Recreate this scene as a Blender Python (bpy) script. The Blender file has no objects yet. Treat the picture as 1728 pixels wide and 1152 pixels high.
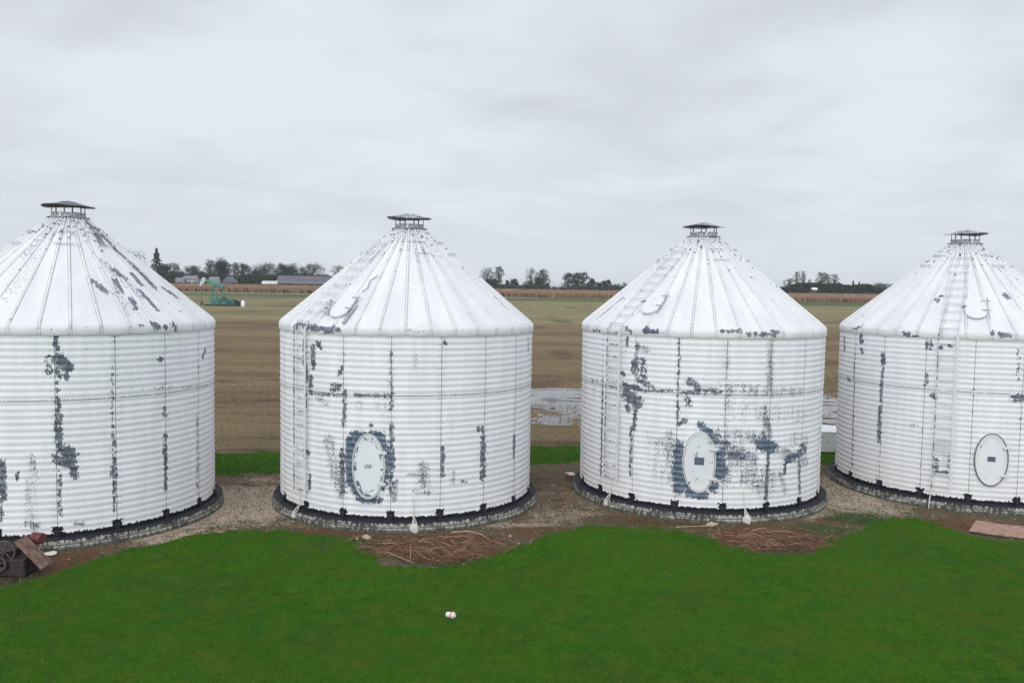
import bpy, math, random
import numpy as np
from mathutils import Matrix, Vector

# ------------------------------------------------------------ camera, sky, sun, exposure
scene = bpy.context.scene
C = scene.collection
F_PX, PITCH, ROLL, EYE = 1411.76, 0.063843, 0.016724, 5.1224
cam_data = bpy.data.cameras.new('camera')
cam = bpy.data.objects.new('camera', cam_data)
C.objects.link(cam)
cam_data.sensor_width = 36.0
cam_data.lens = F_PX / 1728.0 * 36.0
cam_data.clip_start = 0.1
cam_data.clip_end = 20000.0
_f = Vector((0, math.cos(PITCH), -math.sin(PITCH)))
_r0 = Vector((1, 0, 0)); _u0 = _r0.cross(_f)
_r = math.cos(ROLL) * _r0 + math.sin(ROLL) * _u0
_u = -math.sin(ROLL) * _r0 + math.cos(ROLL) * _u0
cam.matrix_world = Matrix(((_r.x, _u.x, -_f.x, 0), (_r.y, _u.y, -_f.y, 0), (_r.z, _u.z, -_f.z, EYE), (0, 0, 0, 1)))
scene.camera = cam

SUN_ELEV, SUN_AZ = math.radians(27), math.radians(200)      # behind the camera, a little to the left
world = bpy.data.worlds.new('World'); scene.world = world
world.use_nodes = True

sun_data = bpy.data.lights.new('sun', 'SUN')
sun_data.energy = 1.05
sun_data.angle = math.radians(40)
sun_data.color = (1.0, 0.985, 0.965)
sun = bpy.data.objects.new('sun', sun_data); C.objects.link(sun)
_d = Vector((math.sin(SUN_AZ) * math.cos(SUN_ELEV), math.cos(SUN_AZ) * math.cos(SUN_ELEV), math.sin(SUN_ELEV)))
sun.rotation_euler = (-_d).to_track_quat('-Z', 'Y').to_euler()
sun.location = (0, -20, 40)

scene.view_settings.view_transform = 'Standard'
scene.view_settings.look = 'None'
scene.view_settings.gamma = 1.0
scene.view_settings.use_curve_mapping = False
scene.view_settings.exposure = 0.0
scene.cycles.max_bounces = 6
scene.cycles.diffuse_bounces = 3
scene.cycles.glossy_bounces = 3
scene.cycles.volume_bounces = 1

# ------------------------------------------------------------ node helper
class G:
    def __init__(s, tree):
        s.t = tree; s.n = tree.nodes; s.l = tree.links
    def new(s, ty, **kw):
        n = s.n.new(ty)
        for k, v in kw.items(): setattr(n, k, v)
        return n
    def set(s, sock, v):
        if v is None: return
        if isinstance(v, bpy.types.NodeSocket): s.l.new(v, sock)
        elif isinstance(v, (tuple, list)) and len(v) == 3 and sock.type == 'RGBA': sock.default_value = (*v, 1)
        else: sock.default_value = v
    def m(s, op, a, b=None, c=None, clamp=False):
        n = s.new('ShaderNodeMath', operation=op); n.use_clamp = clamp
        s.set(n.inputs[0], a); s.set(n.inputs[1], b)
        if c is not None: s.set(n.inputs[2], c)
        return n.outputs[0]
    def step(s, v, lo, hi):
        n = s.new('ShaderNodeMapRange', interpolation_type='SMOOTHSTEP')
        s.set(n.inputs[0], v); n.inputs[1].default_value = lo; n.inputs[2].default_value = hi
        return n.outputs[0]
    def rng(s, v, lo, hi, a, b):
        n = s.new('ShaderNodeMapRange')
        s.set(n.inputs[0], v)
        for i, k in zip((1, 2, 3, 4), (lo, hi, a, b)): n.inputs[i].default_value = k
        return n.outputs[0]
    def mix(s, f, a, b):
        n = s.new('ShaderNodeMix', data_type='RGBA')
        s.set(n.inputs[0], f); s.set(n.inputs[6], a); s.set(n.inputs[7], b)
        return n.outputs[2]
    def noise(s, vec, scale=1.0, detail=4, rough=.55, dist=0.0):
        n = s.new('ShaderNodeTexNoise')
        s.set(n.inputs['Vector'], vec)
        n.inputs['Scale'].default_value = scale; n.inputs['Detail'].default_value = detail
        n.inputs['Roughness'].default_value = rough; n.inputs['Distortion'].default_value = dist
        return n.outputs[0]
    def vec(s, x, y, z=0.0):
        n = s.new('ShaderNodeCombineXYZ')
        for i, v in enumerate((x, y, z)): s.set(n.inputs[i], v)
        return n.outputs[0]
    def sep(s, v):
        n = s.new('ShaderNodeSeparateXYZ'); s.l.new(v, n.inputs[0]); return n.outputs
    def attr(s, name):
        n = s.new('ShaderNodeAttribute'); n.attribute_name = name; return n.outputs['Fac']
    def obj(s): return s.new('ShaderNodeTexCoord').outputs['Object']
    def pos(s): return s.new('ShaderNodeNewGeometry').outputs['Position']
    def uv(s): return s.new('ShaderNodeTexCoord').outputs['UV']
    def scale(s, v, k):
        n = s.new('ShaderNodeVectorMath', operation='MULTIPLY'); s.l.new(v, n.inputs[0]); n.inputs[1].default_value = k
        return n.outputs[0]
    def bump(s, h, dist, strength=1.0):
        n = s.new('ShaderNodeBump'); s.l.new(h, n.inputs['Height']); n.inputs['Distance'].default_value = dist
        n.inputs['Strength'].default_value = strength; return n.outputs[0]

def material(name):
    m = bpy.data.materials.new(name); m.use_nodes = True
    g = G(m.node_tree); b = g.n['Principled BSDF']
    return m, g, b

def plain(name, col, rough=.7, metal=0.0, var=.25, scale=6.0, bump=0.0, stretch=(1, 1, 1)):
    m, g, b = material(name)
    n = g.noise(g.scale(g.obj(), stretch), scale, 5, .6)
    lo = tuple(c * (1 - var) for c in col); hi = tuple(min(1, c * (1 + var)) for c in col)
    g.set(b.inputs['Base Color'], g.mix(g.step(n, .3, .7), lo, hi))
    b.inputs['Roughness'].default_value = rough; b.inputs['Metallic'].default_value = metal
    if bump: g.l.new(g.bump(n, bump), b.inputs['Normal'])
    return m

# ------------------------------------------------------------ sky: an overcast deck over the Nishita sky
g = G(world.node_tree); g.n.clear()
sky = g.new('ShaderNodeTexSky', sky_type='NISHITA'); sky.sun_disc = False
sky.sun_elevation = SUN_ELEV; sky.sun_rotation = SUN_AZ
d3 = g.new('ShaderNodeTexCoord').outputs['Generated']
sx, sy, sz = g.sep(d3)
el = g.m('MAXIMUM', sz, 0.0)
k = g.m('DIVIDE', 1.0, g.m('ADD', el, .10))
cv = g.vec(g.m('MULTIPLY', sx, k), g.m('MULTIPLY', sy, k), 0.0)
c1 = g.noise(g.scale(d3, (1.0, 1.0, 2.6)), 1.9, 4, .5, .3)
c2 = g.noise(g.scale(cv, (.9, 1.0, 1)), 1.3, 6, .55, .3)
cl = g.m('ADD', g.m('MULTIPLY', c1, .65), g.m('MULTIPLY', c2, .35))
cl = g.step(cl, .38, .62)
deck = g.mix(cl, (6.15, 6.45, 7.25), (7.95, 8.38, 8.98))
low = g.m('SUBTRACT', 1.0, g.step(g.m('ADD', el, g.m('MULTIPLY', g.m('SUBTRACT', c2, .5), .05)), .0, .16))
deck = g.mix(g.m('MULTIPLY', low, .75), deck, (7.75, 8.20, 8.85))
# an overcast sky is brighter towards the zenith and on the sun's side (behind the camera)
back = g.rng(g.m('MULTIPLY', sy, -1.0), -.2, 1.0, 0.0, 1.0)
gain = g.m('ADD', g.m('ADD', 1.0, g.m('MULTIPLY', g.step(el, .32, .9), 0.35)), g.m('MULTIPLY', back, 0.9))
dm = g.new('ShaderNodeVectorMath', operation='SCALE'); g.l.new(deck, dm.inputs[0]); g.l.new(gain, dm.inputs['Scale'])
col = g.mix(.97, sky.outputs[0], dm.outputs[0])
bg = g.new('ShaderNodeBackground'); g.l.new(col, bg.inputs[0]); bg.inputs[1].default_value = 0.1
wo = g.new('ShaderNodeOutputWorld'); g.l.new(bg.outputs[0], wo.inputs[0])

# ------------------------------------------------------------ mesh helpers
def link(name, me, mat=None, parent=None):
    o = bpy.data.objects.new(name, me); C.objects.link(o)
    if mat is not None: me.materials.append(mat)
    if parent is not None: o.parent = parent
    return o

def np_mesh(name, V, F, mat=None, parent=None, uv=None, attrs=None, smooth=False):
    V = np.asarray(V, np.float32); F = np.asarray(F, np.int32)
    me = bpy.data.meshes.new(name)
    me.vertices.add(len(V)); me.vertices.foreach_set('co', V.ravel())
    k = F.shape[1]
    me.loops.add(F.size); me.loops.foreach_set('vertex_index', F.ravel())
    me.polygons.add(len(F)); me.polygons.foreach_set('loop_start', np.arange(0, F.size, k, dtype=np.int32))
    if smooth: me.polygons.foreach_set('use_smooth', np.ones(len(F), bool))
    me.update(calc_edges=True)
    if uv is not None:
        l = me.uv_layers.new(name='UVMap'); l.data.foreach_set('uv', np.asarray(uv, np.float32)[F.ravel()].ravel())
    for n, a in (attrs or {}).items():
        at = me.attributes.new(n, 'FLOAT', 'POINT'); at.data.foreach_set('value', np.asarray(a, np.float32))
    me.validate()
    return link(name, me, mat, parent)

class MB:
    """collects simple shapes and links them as ONE mesh object"""
    def __init__(s): s.v = []; s.f = []; s.uv = []
    def add(s, v, f, uv=None):
        o = len(s.v); s.v += [tuple(p) for p in v]; s.f += [tuple(i + o for i in q) for q in f]
        s.uv += list(uv) if uv is not None else [(p[0], p[2]) for p in v]
    def box(s, c, h, M=None, bev=0.0):
        # box with chamfered edges: c centre, h half sizes, M optional 3x3 rotation
        hx, hy, hz = h; b = min(bev or min(h) * .12, min(h) * .45); v = []
        for sx in (-1, 1):
            for sy in (-1, 1):
                for sz in (-1, 1):
                    v += [Vector((sx * hx, sy * (hy - b), sz * (hz - b))), Vector((sx * (hx - b), sy * hy, sz * (hz - b))), Vector((sx * (hx - b), sy * (hy - b), sz * hz))]
        idx = lambda a, b_, c_, k: ((a * 2 + b_) * 2 + c_) * 3 + k
        f = []
        for a in (0, 1):
            q = [idx(a, 0, 0, 0), idx(a, 0, 1, 0), idx(a, 1, 1, 0), idx(a, 1, 0, 0)]; f.append(q if a == 0 else q[::-1])
            q = [idx(0, a, 0, 1), idx(1, a, 0, 1), idx(1, a, 1, 1), idx(0, a, 1, 1)]; f.append(q if a == 0 else q[::-1])
            q = [idx(0, 0, a, 2), idx(0, 1, a, 2), idx(1, 1, a, 2), idx(1, 0, a, 2)]; f.append(q if a == 0 else q[::-1])
        for a in (0, 1):
            for b_ in (0, 1):
                f.append([idx(a, b_, 0, 0), idx(a, b_, 1, 0), idx(a, b_, 1, 1), idx(a, b_, 0, 1)])
                f.append([idx(a, 0, b_, 0), idx(a, 1, b_, 0), idx(a, 1, b_, 2), idx(a, 0, b_, 2)])
                f.append([idx(0, a, b_, 1), idx(1, a, b_, 1), idx(1, a, b_, 2), idx(0, a, b_, 2)])
                for c_ in (0, 1): f.append([idx(a, b_, c_, 0), idx(a, b_, c_, 1), idx(a, b_, c_, 2)])
        if M is not None: v = [M @ p for p in v]
        s.add([p + Vector(c) for p in v], f); return s
    def tube(s, path, r, n=8, cap=True):
        path = [Vector(p) for p in path]; k = len(path)
        rs = r if isinstance(r, (list, tuple)) else [r] * k
        v = []; f = []
        ref = None
        for i, p in enumerate(path):
            d = (path[min(i + 1, k - 1)] - path[max(i - 1, 0)]).normalized()
            if ref is None: ref = d.orthogonal().normalized()
            a = (ref - d * ref.dot(d))
            a = a.normalized() if a.length > 1e-6 else d.orthogonal().normalized()
            ref = a; b = d.cross(a)
            for j in range(n):
                t = 2 * math.pi * j / n; v.append(p + (a * math.cos(t) + b * math.sin(t)) * rs[i])
        for i in range(k - 1):
            for j in range(n):
                f.append((i * n + j, i * n + (j + 1) % n, (i + 1) * n + (j + 1) % n, (i + 1) * n + j))
        if cap: f += [tuple(range(n))[::-1], tuple(range((k - 1) * n, k * n))]
        s.add(v, f); return s
    def lathe(s, prof, n=24, c=(0, 0, 0), M=None, warp=None):
        v = []; f = []; c = Vector(c)
        for r, z in prof:
            for j in range(n):
                t = 2 * math.pi * j / n; p = Vector((r * math.sin(t), -r * math.cos(t), z))
                if warp: p = warp(p, t, r)
                v.append((M @ p if M is not None else p) + c)
        for i in range(len(prof) - 1):
            for j in range(n): f.append((i * n + j, i * n + (j + 1) % n, (i + 1) * n + (j + 1) % n, (i + 1) * n + j))
        if prof[0][0] > 1e-4: f.append(tuple(range(n))[::-1])
        if prof[-1][0] > 1e-4: f.append(tuple(range((len(prof) - 1) * n, len(prof) * n)))
        s.add(v, f); return s
    def build(s, name, mat, parent=None, smooth=False, loc=None):
        me = bpy.data.meshes.new(name); me.from_pydata([tuple(p) for p in s.v], [], s.f)
        l = me.uv_layers.new(name='UVMap')
        li = np.empty(len(me.loops), np.int32); me.loops.foreach_get('vertex_index', li)
        l.data.foreach_set('uv', np.asarray(s.uv, np.float32)[li].ravel())
        if smooth:
            me.polygons.foreach_set('use_smooth', np.ones(len(me.polygons), bool))
            me.set_sharp_from_angle(angle=math.radians(40))
        me.update()
        o = link(name, me, mat, parent)
        if loc is not None: o.location = loc
        return o

def tag(o, label=None, cat=None, group=None, kind=None):
    for k_, v in (('label', label), ('category', cat), ('group', group), ('kind', kind)):
        if v: o[k_] = v
    return o
def thing(name, loc, label, cat, group=None, rz=0.0):
    o = bpy.data.objects.new(name, None); C.objects.link(o); o.location = loc; o.rotation_euler.z = rz
    o.empty_display_size = .3
    return tag(o, label, cat, group)

def vnoise(x, y, seed=0):
    """smooth value noise 0..1 on numpy arrays"""
    rs = np.random.RandomState(seed); T = rs.rand(256, 256)
    xi = np.floor(x).astype(int); yi = np.floor(y).astype(int); fx = x - xi; fy = y - yi
    fx = fx * fx * (3 - 2 * fx); fy = fy * fy * (3 - 2 * fy)
    a = T[xi & 255, yi & 255]; b = T[(xi + 1) & 255, yi & 255]; c = T[xi & 255, (yi + 1) & 255]; d = T[(xi + 1) & 255, (yi + 1) & 255]
    return (a * (1 - fx) + b * fx) * (1 - fy) + (c * (1 - fx) + d * fx) * fy
def fnoise(x, y, seed=0, oct=4):
    s = 0; a = .5; t = 0
    for i in range(oct):
        s = s + a * vnoise(x * 2 ** i, y * 2 ** i, seed + i); t += a; a *= .5
    return s / t
def sstep(x, a, b):
    t = np.clip((x - a) / (b - a), 0, 1); return t * t * (3 - 2 * t)

# ------------------------------------------------------------ ground: one sheet cut into yard, lawn, grass strip and fields
LAWN = [(-9.55, 13.09), (-8.48, 13.67), (-8.14, 14.12), (-7.71, 15.08), (-7.06, 16.08), (-6.37, 16.71), (-5.67, 17.17), (-4.55, 17.15), (-3.61, 16.79), (-2.91, 16.23), (-2.41, 15.36), (-1.82, 15.05), (-1.08, 15.26), (-0.21, 15.82), (0.5, 16.73), (1.28, 17.57), (2.07, 17.84), (3.09, 17.81), (4.01, 17.34), (4.46, 16.63), (5.13, 16.1), (5.91, 16.33), (6.66, 17.08), (7.6, 18.17), (8.6, 18.95), (9.4, 19.06), (9.85, 17.98), (9.95, 17.47), (10.76, 17.18), (12.67, 16.88)]
def lawn_edge(x):
    px = np.array([p[0] for p in LAWN]); py = np.array([p[1] for p in LAWN])
    o = np.argsort(px); return np.interp(x, px[o], py[o])
def strip_lo(x): return 22.0 + (x + 8) * .25 - sstep(x, 6, 12) * 2.4 - np.maximum(0, x - 8) * .09
def strip_hi(x): return 25.2 + (x + 8) * .19 - sstep(x, 6, 12) * 2.2
def masks(x, y):
    n = (fnoise(x * 2.3, y * 2.3, 5, 4) - .5)
    n2 = (fnoise(x * 7, y * 7, 15, 3) - .5)
    e = y + n * .85 + n2 * .55
    lawn = sstep(lawn_edge(x) - e, -.16, .18)
    lawn = np.maximum(lawn, sstep(-y, -9, -8))
    st = sstep(e - strip_lo(x), -.25, .35) * sstep(strip_hi(x) - e, -.15, .15)
    field = sstep(e - strip_hi(x), -.15, .15)
    return lawn, st, field
HOLES = [(-1.35, 15.9, .75, .5, .20), (5.5, 16.75, .8, .4, .14)]
def ground_z(x, y):
    z = np.zeros_like(x) + (fnoise(x * .35, y * .35, 31, 3) - .5) * .10 * sstep(60 - y, 0, 30)
    lawn, st, field = masks(x, y)
    z = z + (fnoise(x * 5, y * 5, 41, 3) - .5) * .05 * (1 - lawn) * sstep(60 - y, 0, 20)
    for hx, hy, rx, ry, dp in HOLES:
        z = z - dp * np.exp(-(((x - hx) / rx) ** 2 + ((y - hy) / ry) ** 2))
    # shallow flooded hollow behind the bins, with ridges of stubble standing out of it
    wet = wetness(x, y)
    rows = (fnoise(x * .55, y * 5.0, 51, 3) - .5)
    z = np.where(wet > 0, z * (1 - wet) + wet * (-.022 + rows * .16), z)
    z = z + 2.6 * sstep(y, 500, 620) + 1.0 * sstep(x, 50, 400) * sstep(y, 500, 620)
    for cx, cy in BINS:
        d = np.hypot(x - cx, y - cy); z = np.where(d < 3.6, z * sstep(d, 3.25, 3.6) - .0, z)
    return z
def wetness(x, y):
    lo = np.interp(x, [-4, -1, 1, 4, 12, 20, 34], [39.5, 38.0, 37.4, 37.0, 31.8, 31.0, 32.5])
    hi = np.interp(x, [-4, -1, 1, 4, 12, 20, 34], [40.0, 42.0, 42.5, 42.8, 41.2, 40.0, 37])
    e = y + (fnoise(x * .3, y * .8, 61, 3) - .5) * 1.6
    return sstep(e - lo, -.2, .5) * sstep(hi - e, -.2, .5) * sstep(x, -4, -2.5) * sstep(34 - x, 0, 4)
BINS = [(-9.794, 18.52), (-2.516, 20.274), (4.82, 21.387), (12.024, 22.421)]

def axis(parts):
    a = []
    for lo, hi, st in parts: a += list(np.arange(lo, hi - 1e-6, st))
    a.append(parts[-1][1]); return np.array(a)
geo = lambda lo, hi, n: list(np.geomspace(lo, hi, n))
xs = np.array([-v for v in geo(30, 6000, 34)][::-1] + list(axis([(-29.6, -14, .4), (-14, 16, .12), (16, 34, .3)])) + geo(35, 6000, 34))
ys = np.array([-400, -150, -60, -30, -15, -5, 0, 3, 6] + list(axis([(8, 30, .12), (30, 44, .14), (44, 62, .4)])) + geo(63.5, 9000, 90))
X, Y = np.meshgrid(xs, ys, indexing='ij'); nx, ny = X.shape
Z = ground_z(X, Y)
lawn, strip, field = masks(X, Y)
def blob(pts):
    s = np.zeros_like(X)
    for cx, cy, rx, ry, k_ in pts: s = np.maximum(s, k_ * np.exp(-(((X - cx) / rx) ** 2 + ((Y - cy) / ry) ** 2) ** 1.5))
    return s
russet = blob([(-1.5, 16.3, 1.7, .9, 1), (5.6, 17.3, 1.6, 1.0, 1), (10.0, 18.4, 1.6, .6, .9), (-8.0, 15.0, 1.0, .9, .7), (3.2, 18.3, 2.0, .6, .7), (.9, 17.3, 1.3, .6, .8), (-3.6, 17.1, 1.3, .4, .8), (-6.0, 17.2, 1.2, .35, .5), (7.6, 18.6, 1.0, .5, .7), (1.2, 20.0, .8, 1.4, .5), (-6.5, 21.3, 1.6, .5, .5)])
dark = blob([(-1.3, 15.75, .65, .33, 1), (5.6, 16.75, .7, .3, .8), (-8.6, 14.2, .7, .5, .9)])
gravel = blob([(-6.1, 19.6, 1.6, 2.6, 1), (-6.8, 16.9, 1.6, .8, 1), (8.6, 21.0, 1.5, 2.6, .75), (1.2, 19.5, 1.1, 2.4, .5), (.4, 17.8, 1.4, .5, .6), (-4.6, 18.3, 1.4, .9, .5), (7.4, 18.9, 1.0, .8, .7)])
weed = blob([(8.0, 18.9, .9, .6, .8), (6.8, 17.9, .8, .7, .6), (-3.2, 16.3, .7, .5, .7), (3.3, 18.1, .8, .25, .5)])
wet = sstep(fnoise(X * .25, Y * .9, 71, 3) + blob([(3, 40, 9, 6.5, .35), (13, 36.5, 9, 8, .4)]) * 1.0, .55, .8)
ids = (np.arange(nx * ny).reshape(nx, ny))
Q = np.stack([ids[:-1, :-1], ids[1:, :-1], ids[1:, 1:], ids[:-1, 1:]], -1).reshape(-1, 4)
V = np.stack([X, Y, Z], -1).reshape(-1, 3)
AT = dict(lawn=lawn.ravel(), strip=strip.ravel(), field=field.ravel(), russet=russet.ravel(), dark=dark.ravel(), gravel=gravel.ravel(), weed=weed.ravel(), wet=wet.ravel())
fl = lawn.ravel()[Q].mean(1) > .5; fs = strip.ravel()[Q].mean(1) > .5; ff = field.ravel()[Q].mean(1) > .5
ycen = V[Q, 1].mean(1)
far_grass = (ycen > 335) & (ycen < 470)
cls = np.where(far_grass, 4, np.where(ff, 3, np.where(fs, 2, np.where(fl, 1, 0))))

def terrain_material():
    m, g, b = material('terrain')
    p = g.pos(); px, py, pz = g.sep(p)
    fine = g.noise(p, 14, 6, .65); mid = g.noise(p, 2.2, 5, .6); big = g.noise(p, .35, 4, .5)
    vfine = g.noise(p, 55, 3, .7)
    # bare yard: soil, gravel, reddish litter
    soil = g.mix(g.step(fine, .38, .62), (.075, .050, .033), (.215, .155, .105))
    soil = g.mix(g.m('MULTIPLY', g.step(mid, .45, .62), .7), soil, (.185, .120, .078))
    soil = g.mix(g.m('MULTIPLY', g.step(g.noise(p, 5.5, 5, .6), .5, .62), .55), soil, (.075, .085, .032))
    vo = g.new('ShaderNodeTexVoronoi'); g.l.new(p, vo.inputs['Vector']); vo.inputs['Scale'].default_value = 26
    vr = g.sep(vo.outputs['Color'])[0]
    grav = g.mix(vr, (.20, .145, .105), (.66, .53, .41))
    grav = g.mix(g.m('MULTIPLY', g.step(vfine, .42, .58), .55), grav, (.43, .335, .255))
    gm = g.step(g.m('ADD', g.attr('gravel'), g.m('MULTIPLY', g.m('SUBTRACT', g.m('ADD', g.m('MULTIPLY', fine, .5), g.m('MULTIPLY', mid, .5)), .5), 2.4)), .25, .75)
    soil = g.mix(gm, soil, grav)
    litter = g.mix(g.step(vfine, .40, .60), (.060, .032, .020), (.235, .120, .070))
    soil = g.mix(g.step(g.m('ADD', g.attr('russet'), g.m('MULTIPLY', g.m('SUBTRACT', mid, .5), 1.2)), .3, .65), soil, litter)
    soil = g.mix(g.m('MULTIPLY', g.attr('dark'), .75), soil, (.030, .019, .013))
    soil = g.mix(g.step(g.m('ADD', g.attr('weed'), g.m('MULTIPLY', g.m('SUBTRACT', fine, .5), 2.0)), .35, .7), soil, (.045, .085, .022))
    # mown grass
    turf = g.mix(g.step(big, .35, .65), (.020, .090, .004), (.036, .115, .005))
    turf = g.mix(g.step(mid, .40, .66), turf, (.056, .118, .006))
    turf = g.mix(g.m('MULTIPLY', g.step(fine, .4, .68), .6), turf, (.046, .130, .006))
    tm = g.m('MAXIMUM', g.attr('lawn'), g.attr('strip'))
    tm = g.step(g.m('ADD', tm, g.m('MULTIPLY', g.m('SUBTRACT', fine, .5), 1.1)), .4, .6)
    col = g.mix(tm, soil, turf)
    # stubble field: rows across the view, tan to brown, olive further off
    rows = g.noise(g.scale(p, (.05, 1.1, 0)), 1.0, 6, .62)
    rows2 = g.noise(g.scale(p, (.006, .10, 0)), 1.0, 5, .6)
    rows3 = g.noise(g.scale(p, (.5, 4.0, 0)), 1.0, 4, .7)
    fcol = g.mix(g.step(rows, .34, .66), (.135, .094, .052), (.255, .182, .104))
    fcol = g.mix(g.m('MULTIPLY', g.step(rows3, .4, .68), .55), fcol, (.285, .215, .13))
    fcol = g.mix(g.m('MULTIPLY', g.step(rows2, .46, .60), .6), fcol, (.125, .083, .052))
    green = g.m('MULTIPLY', g.step(g.noise(g.scale(p, (.05, .25, 0)), 1.0, 5, .65), .50, .66), .5)
    fcol = g.mix(green, fcol, (.125, .118, .042))
    near = g.m('SUBTRACT', 1.0, g.step(py, 27.0, 34.0))
    fcol = g.mix(g.m('MULTIPLY', near, .45), fcol, (.20, .15, .085))
    olive = g.mix(g.step(g.noise(g.scale(p, (.004, .06, 0)), 1.0, 5, .6), .4, .62), (.190, .168, .082), (.245, .205, .115))
    fcol = g.mix(g.step(g.m('ADD', py, g.m('MULTIPLY', g.m('SUBTRACT', rows2, .5), 40.0)), 112.0, 128.0), fcol, olive)
    fcol = g.mix(g.m('MULTIPLY', g.attr('wet'), .65), fcol, (.050, .034, .023))
    verge = g.mix(g.step(g.noise(g.scale(p, (.01, .05, 0)), 1.0, 5, .6), .4, .6), (.055, .082, .030), (.110, .135, .055))
    fcol = g.mix(g.step(py, 333, 337), fcol, verge)
    fcol = g.mix(g.m('MULTIPLY', g.step(py, 434, 438), g.m('SUBTRACT', 1.0, g.step(px, 0, 20))), fcol, (.24, .25, .19))
    fcol = g.mix(g.step(py, 468, 472), fcol, (.10, .08, .05))
    col = g.mix(g.attr('field'), col, fcol)
    g.l.new(col, b.inputs['Base Color'])
    b.inputs['Roughness'].default_value = .95
    b.inputs['Specular IOR Level'].default_value = .15
    h = g.m('ADD', g.m('MULTIPLY', fine, 1.0), g.m('MULTIPLY', vfine, .5))
    g.l.new(g.bump(h, .05), b.inputs['Normal'])
    return m
TERRAIN = terrain_material()
for cid, nm in ((0, 'yard_ground'), (1, 'lawn'), (2, 'grass_strip'), (3, 'stubble_field'), (4, 'grass_verge')):
    q = Q[cls == cid]
    u_, inv = np.unique(q, return_inverse=True)
    tag(np_mesh(nm, V[u_], inv.reshape(q.shape), TERRAIN, attrs={k_: a[u_] for k_, a in AT.items()}, smooth=True), kind='structure')

# standing water in the hollow
m, g, b = material('flood_water')
p = g.pos()
b.inputs['Base Color'].default_value = (.045, .042, .040, 1); b.inputs['Roughness'].default_value = .06
b.inputs['IOR'].default_value = 1.33; b.inputs['Specular IOR Level'].default_value = .9
g.l.new(g.bump(g.noise(g.scale(p, (1.5, 3, 1)), 3, 3, .5), .01, .5), b.inputs['Normal'])
pts = []
for t in np.linspace(0, 2 * math.pi, 90, endpoint=False):
    pts.append((14.5 + 19.5 * math.cos(t), 37.0 + 7.5 * math.sin(t) + random.Random(int(t * 50)).uniform(-.3, .3), 0.0))
mb = MB(); mb.add(pts + [(14.5, 37.0, 0.0)], [(i, (i + 1) % 90, 90) for i in range(90)])
tag(mb.build('flood_water', m), kind='structure')

# ------------------------------------------------------------ grass blades
rs = np.random.RandomState(7)
def blades(name, n, x0, x1, y0, y1, keep, h, w, mat, zoff=0.0):
    x = rs.uniform(x0, x1, n); y = rs.uniform(y0, y1, n)
    k_ = keep(x, y) > rs.rand(n); x = x[k_]; y = y[k_]; n = len(x)
    z = ground_z(x, y) - .004 + zoff
    a = rs.uniform(0, 2 * math.pi, n); hh = h * rs.uniform(.5, 1.25, n); lean = rs.uniform(.1, .9, n) * hh
    la = rs.uniform(0, 2 * math.pi, n); ww = w * rs.uniform(.7, 1.3, n) * .5
    V = np.zeros((n, 3, 3)); dx, dy = np.cos(a) * ww, np.sin(a) * ww
    V[:, 0] = np.stack([x - dx, y - dy, z], -1); V[:, 1] = np.stack([x + dx, y + dy, z], -1)
    V[:, 2] = np.stack([x + np.cos(la) * lean, y + np.sin(la) * lean, z + hh], -1)
    var = np.repeat(rs.rand(n), 3)
    return tag(np_mesh(name, V.reshape(-1, 3), np.arange(n * 3).reshape(n, 3), mat, attrs={'var': var}), kind='stuff')
m, g, b = material('grass_blade')
p = g.pos()
c0 = g.mix(g.attr('var'), (.036, .112, .007), (.092, .235, .018))
c0 = g.mix(g.m('MULTIPLY', g.step(g.noise(p, .17, 4, .6, .3), .46, .60), .55), c0, (.085, .135, .022))
c0 = g.mix(g.m('MULTIPLY', g.step(g.noise(p, .40, 4, .6, .4), .47, .55), .75), c0, (.082, .215, .008))
c0 = g.mix(g.m('MULTIPLY', g.step(g.noise(g.scale(p, (1, 1.4, 1)), .75, 5, .65, .5), .48, .58), .62), c0, (.130, .150, .026))
c0 = g.mix(g.m('MULTIPLY', g.step(g.noise(p, 5.5, 5, .7), .50, .57), .65), c0, (.026, .088, .007))
c0 = g.mix(g.m('MULTIPLY', g.step(g.noise(p, 1.6, 5, .7), .55, .61), .60), c0, (.035, .170, .022))
c0 = g.mix(g.m('MULTIPLY', g.step(g.noise(p, 3.6, 4, .7), .62, .67), .75), c0, (.21, .18, .05))
c0 = g.mix(g.step(g.m('ADD', g.attr('var'), g.m('MULTIPLY', g.m('SUBTRACT', g.noise(p, 1.5, 4, .6), .5), .3)), .95, .97), c0, (.16, .15, .06))
g.l.new(c0, b.inputs['Base Color']); b.inputs['Roughness'].default_value = .8; b.inputs['Specular IOR Level'].default_value = .05
GRASS = m
def in_view(x, y): return (np.abs(x - y * .0) < y * .68 + 3.0).astype(float)
tag(blades('lawn_grass', 780000, -15.5, 18.0, 8.6, 19.4, lambda x, y: masks(x, y)[0] * in_view(x, y) * np.clip(1.25 - (y - 9) * .05, .6, 1), .036, .0075, GRASS), 'short green grass blades of the mown lawn in front of the bins', 'grass')
tag(blades('strip_grass', 110000, -13, 18, 20, 30, lambda x, y: masks(x, y)[1] * .9, .07, .013, GRASS), 'longer green grass growing in a band behind the bins', 'grass')
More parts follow.
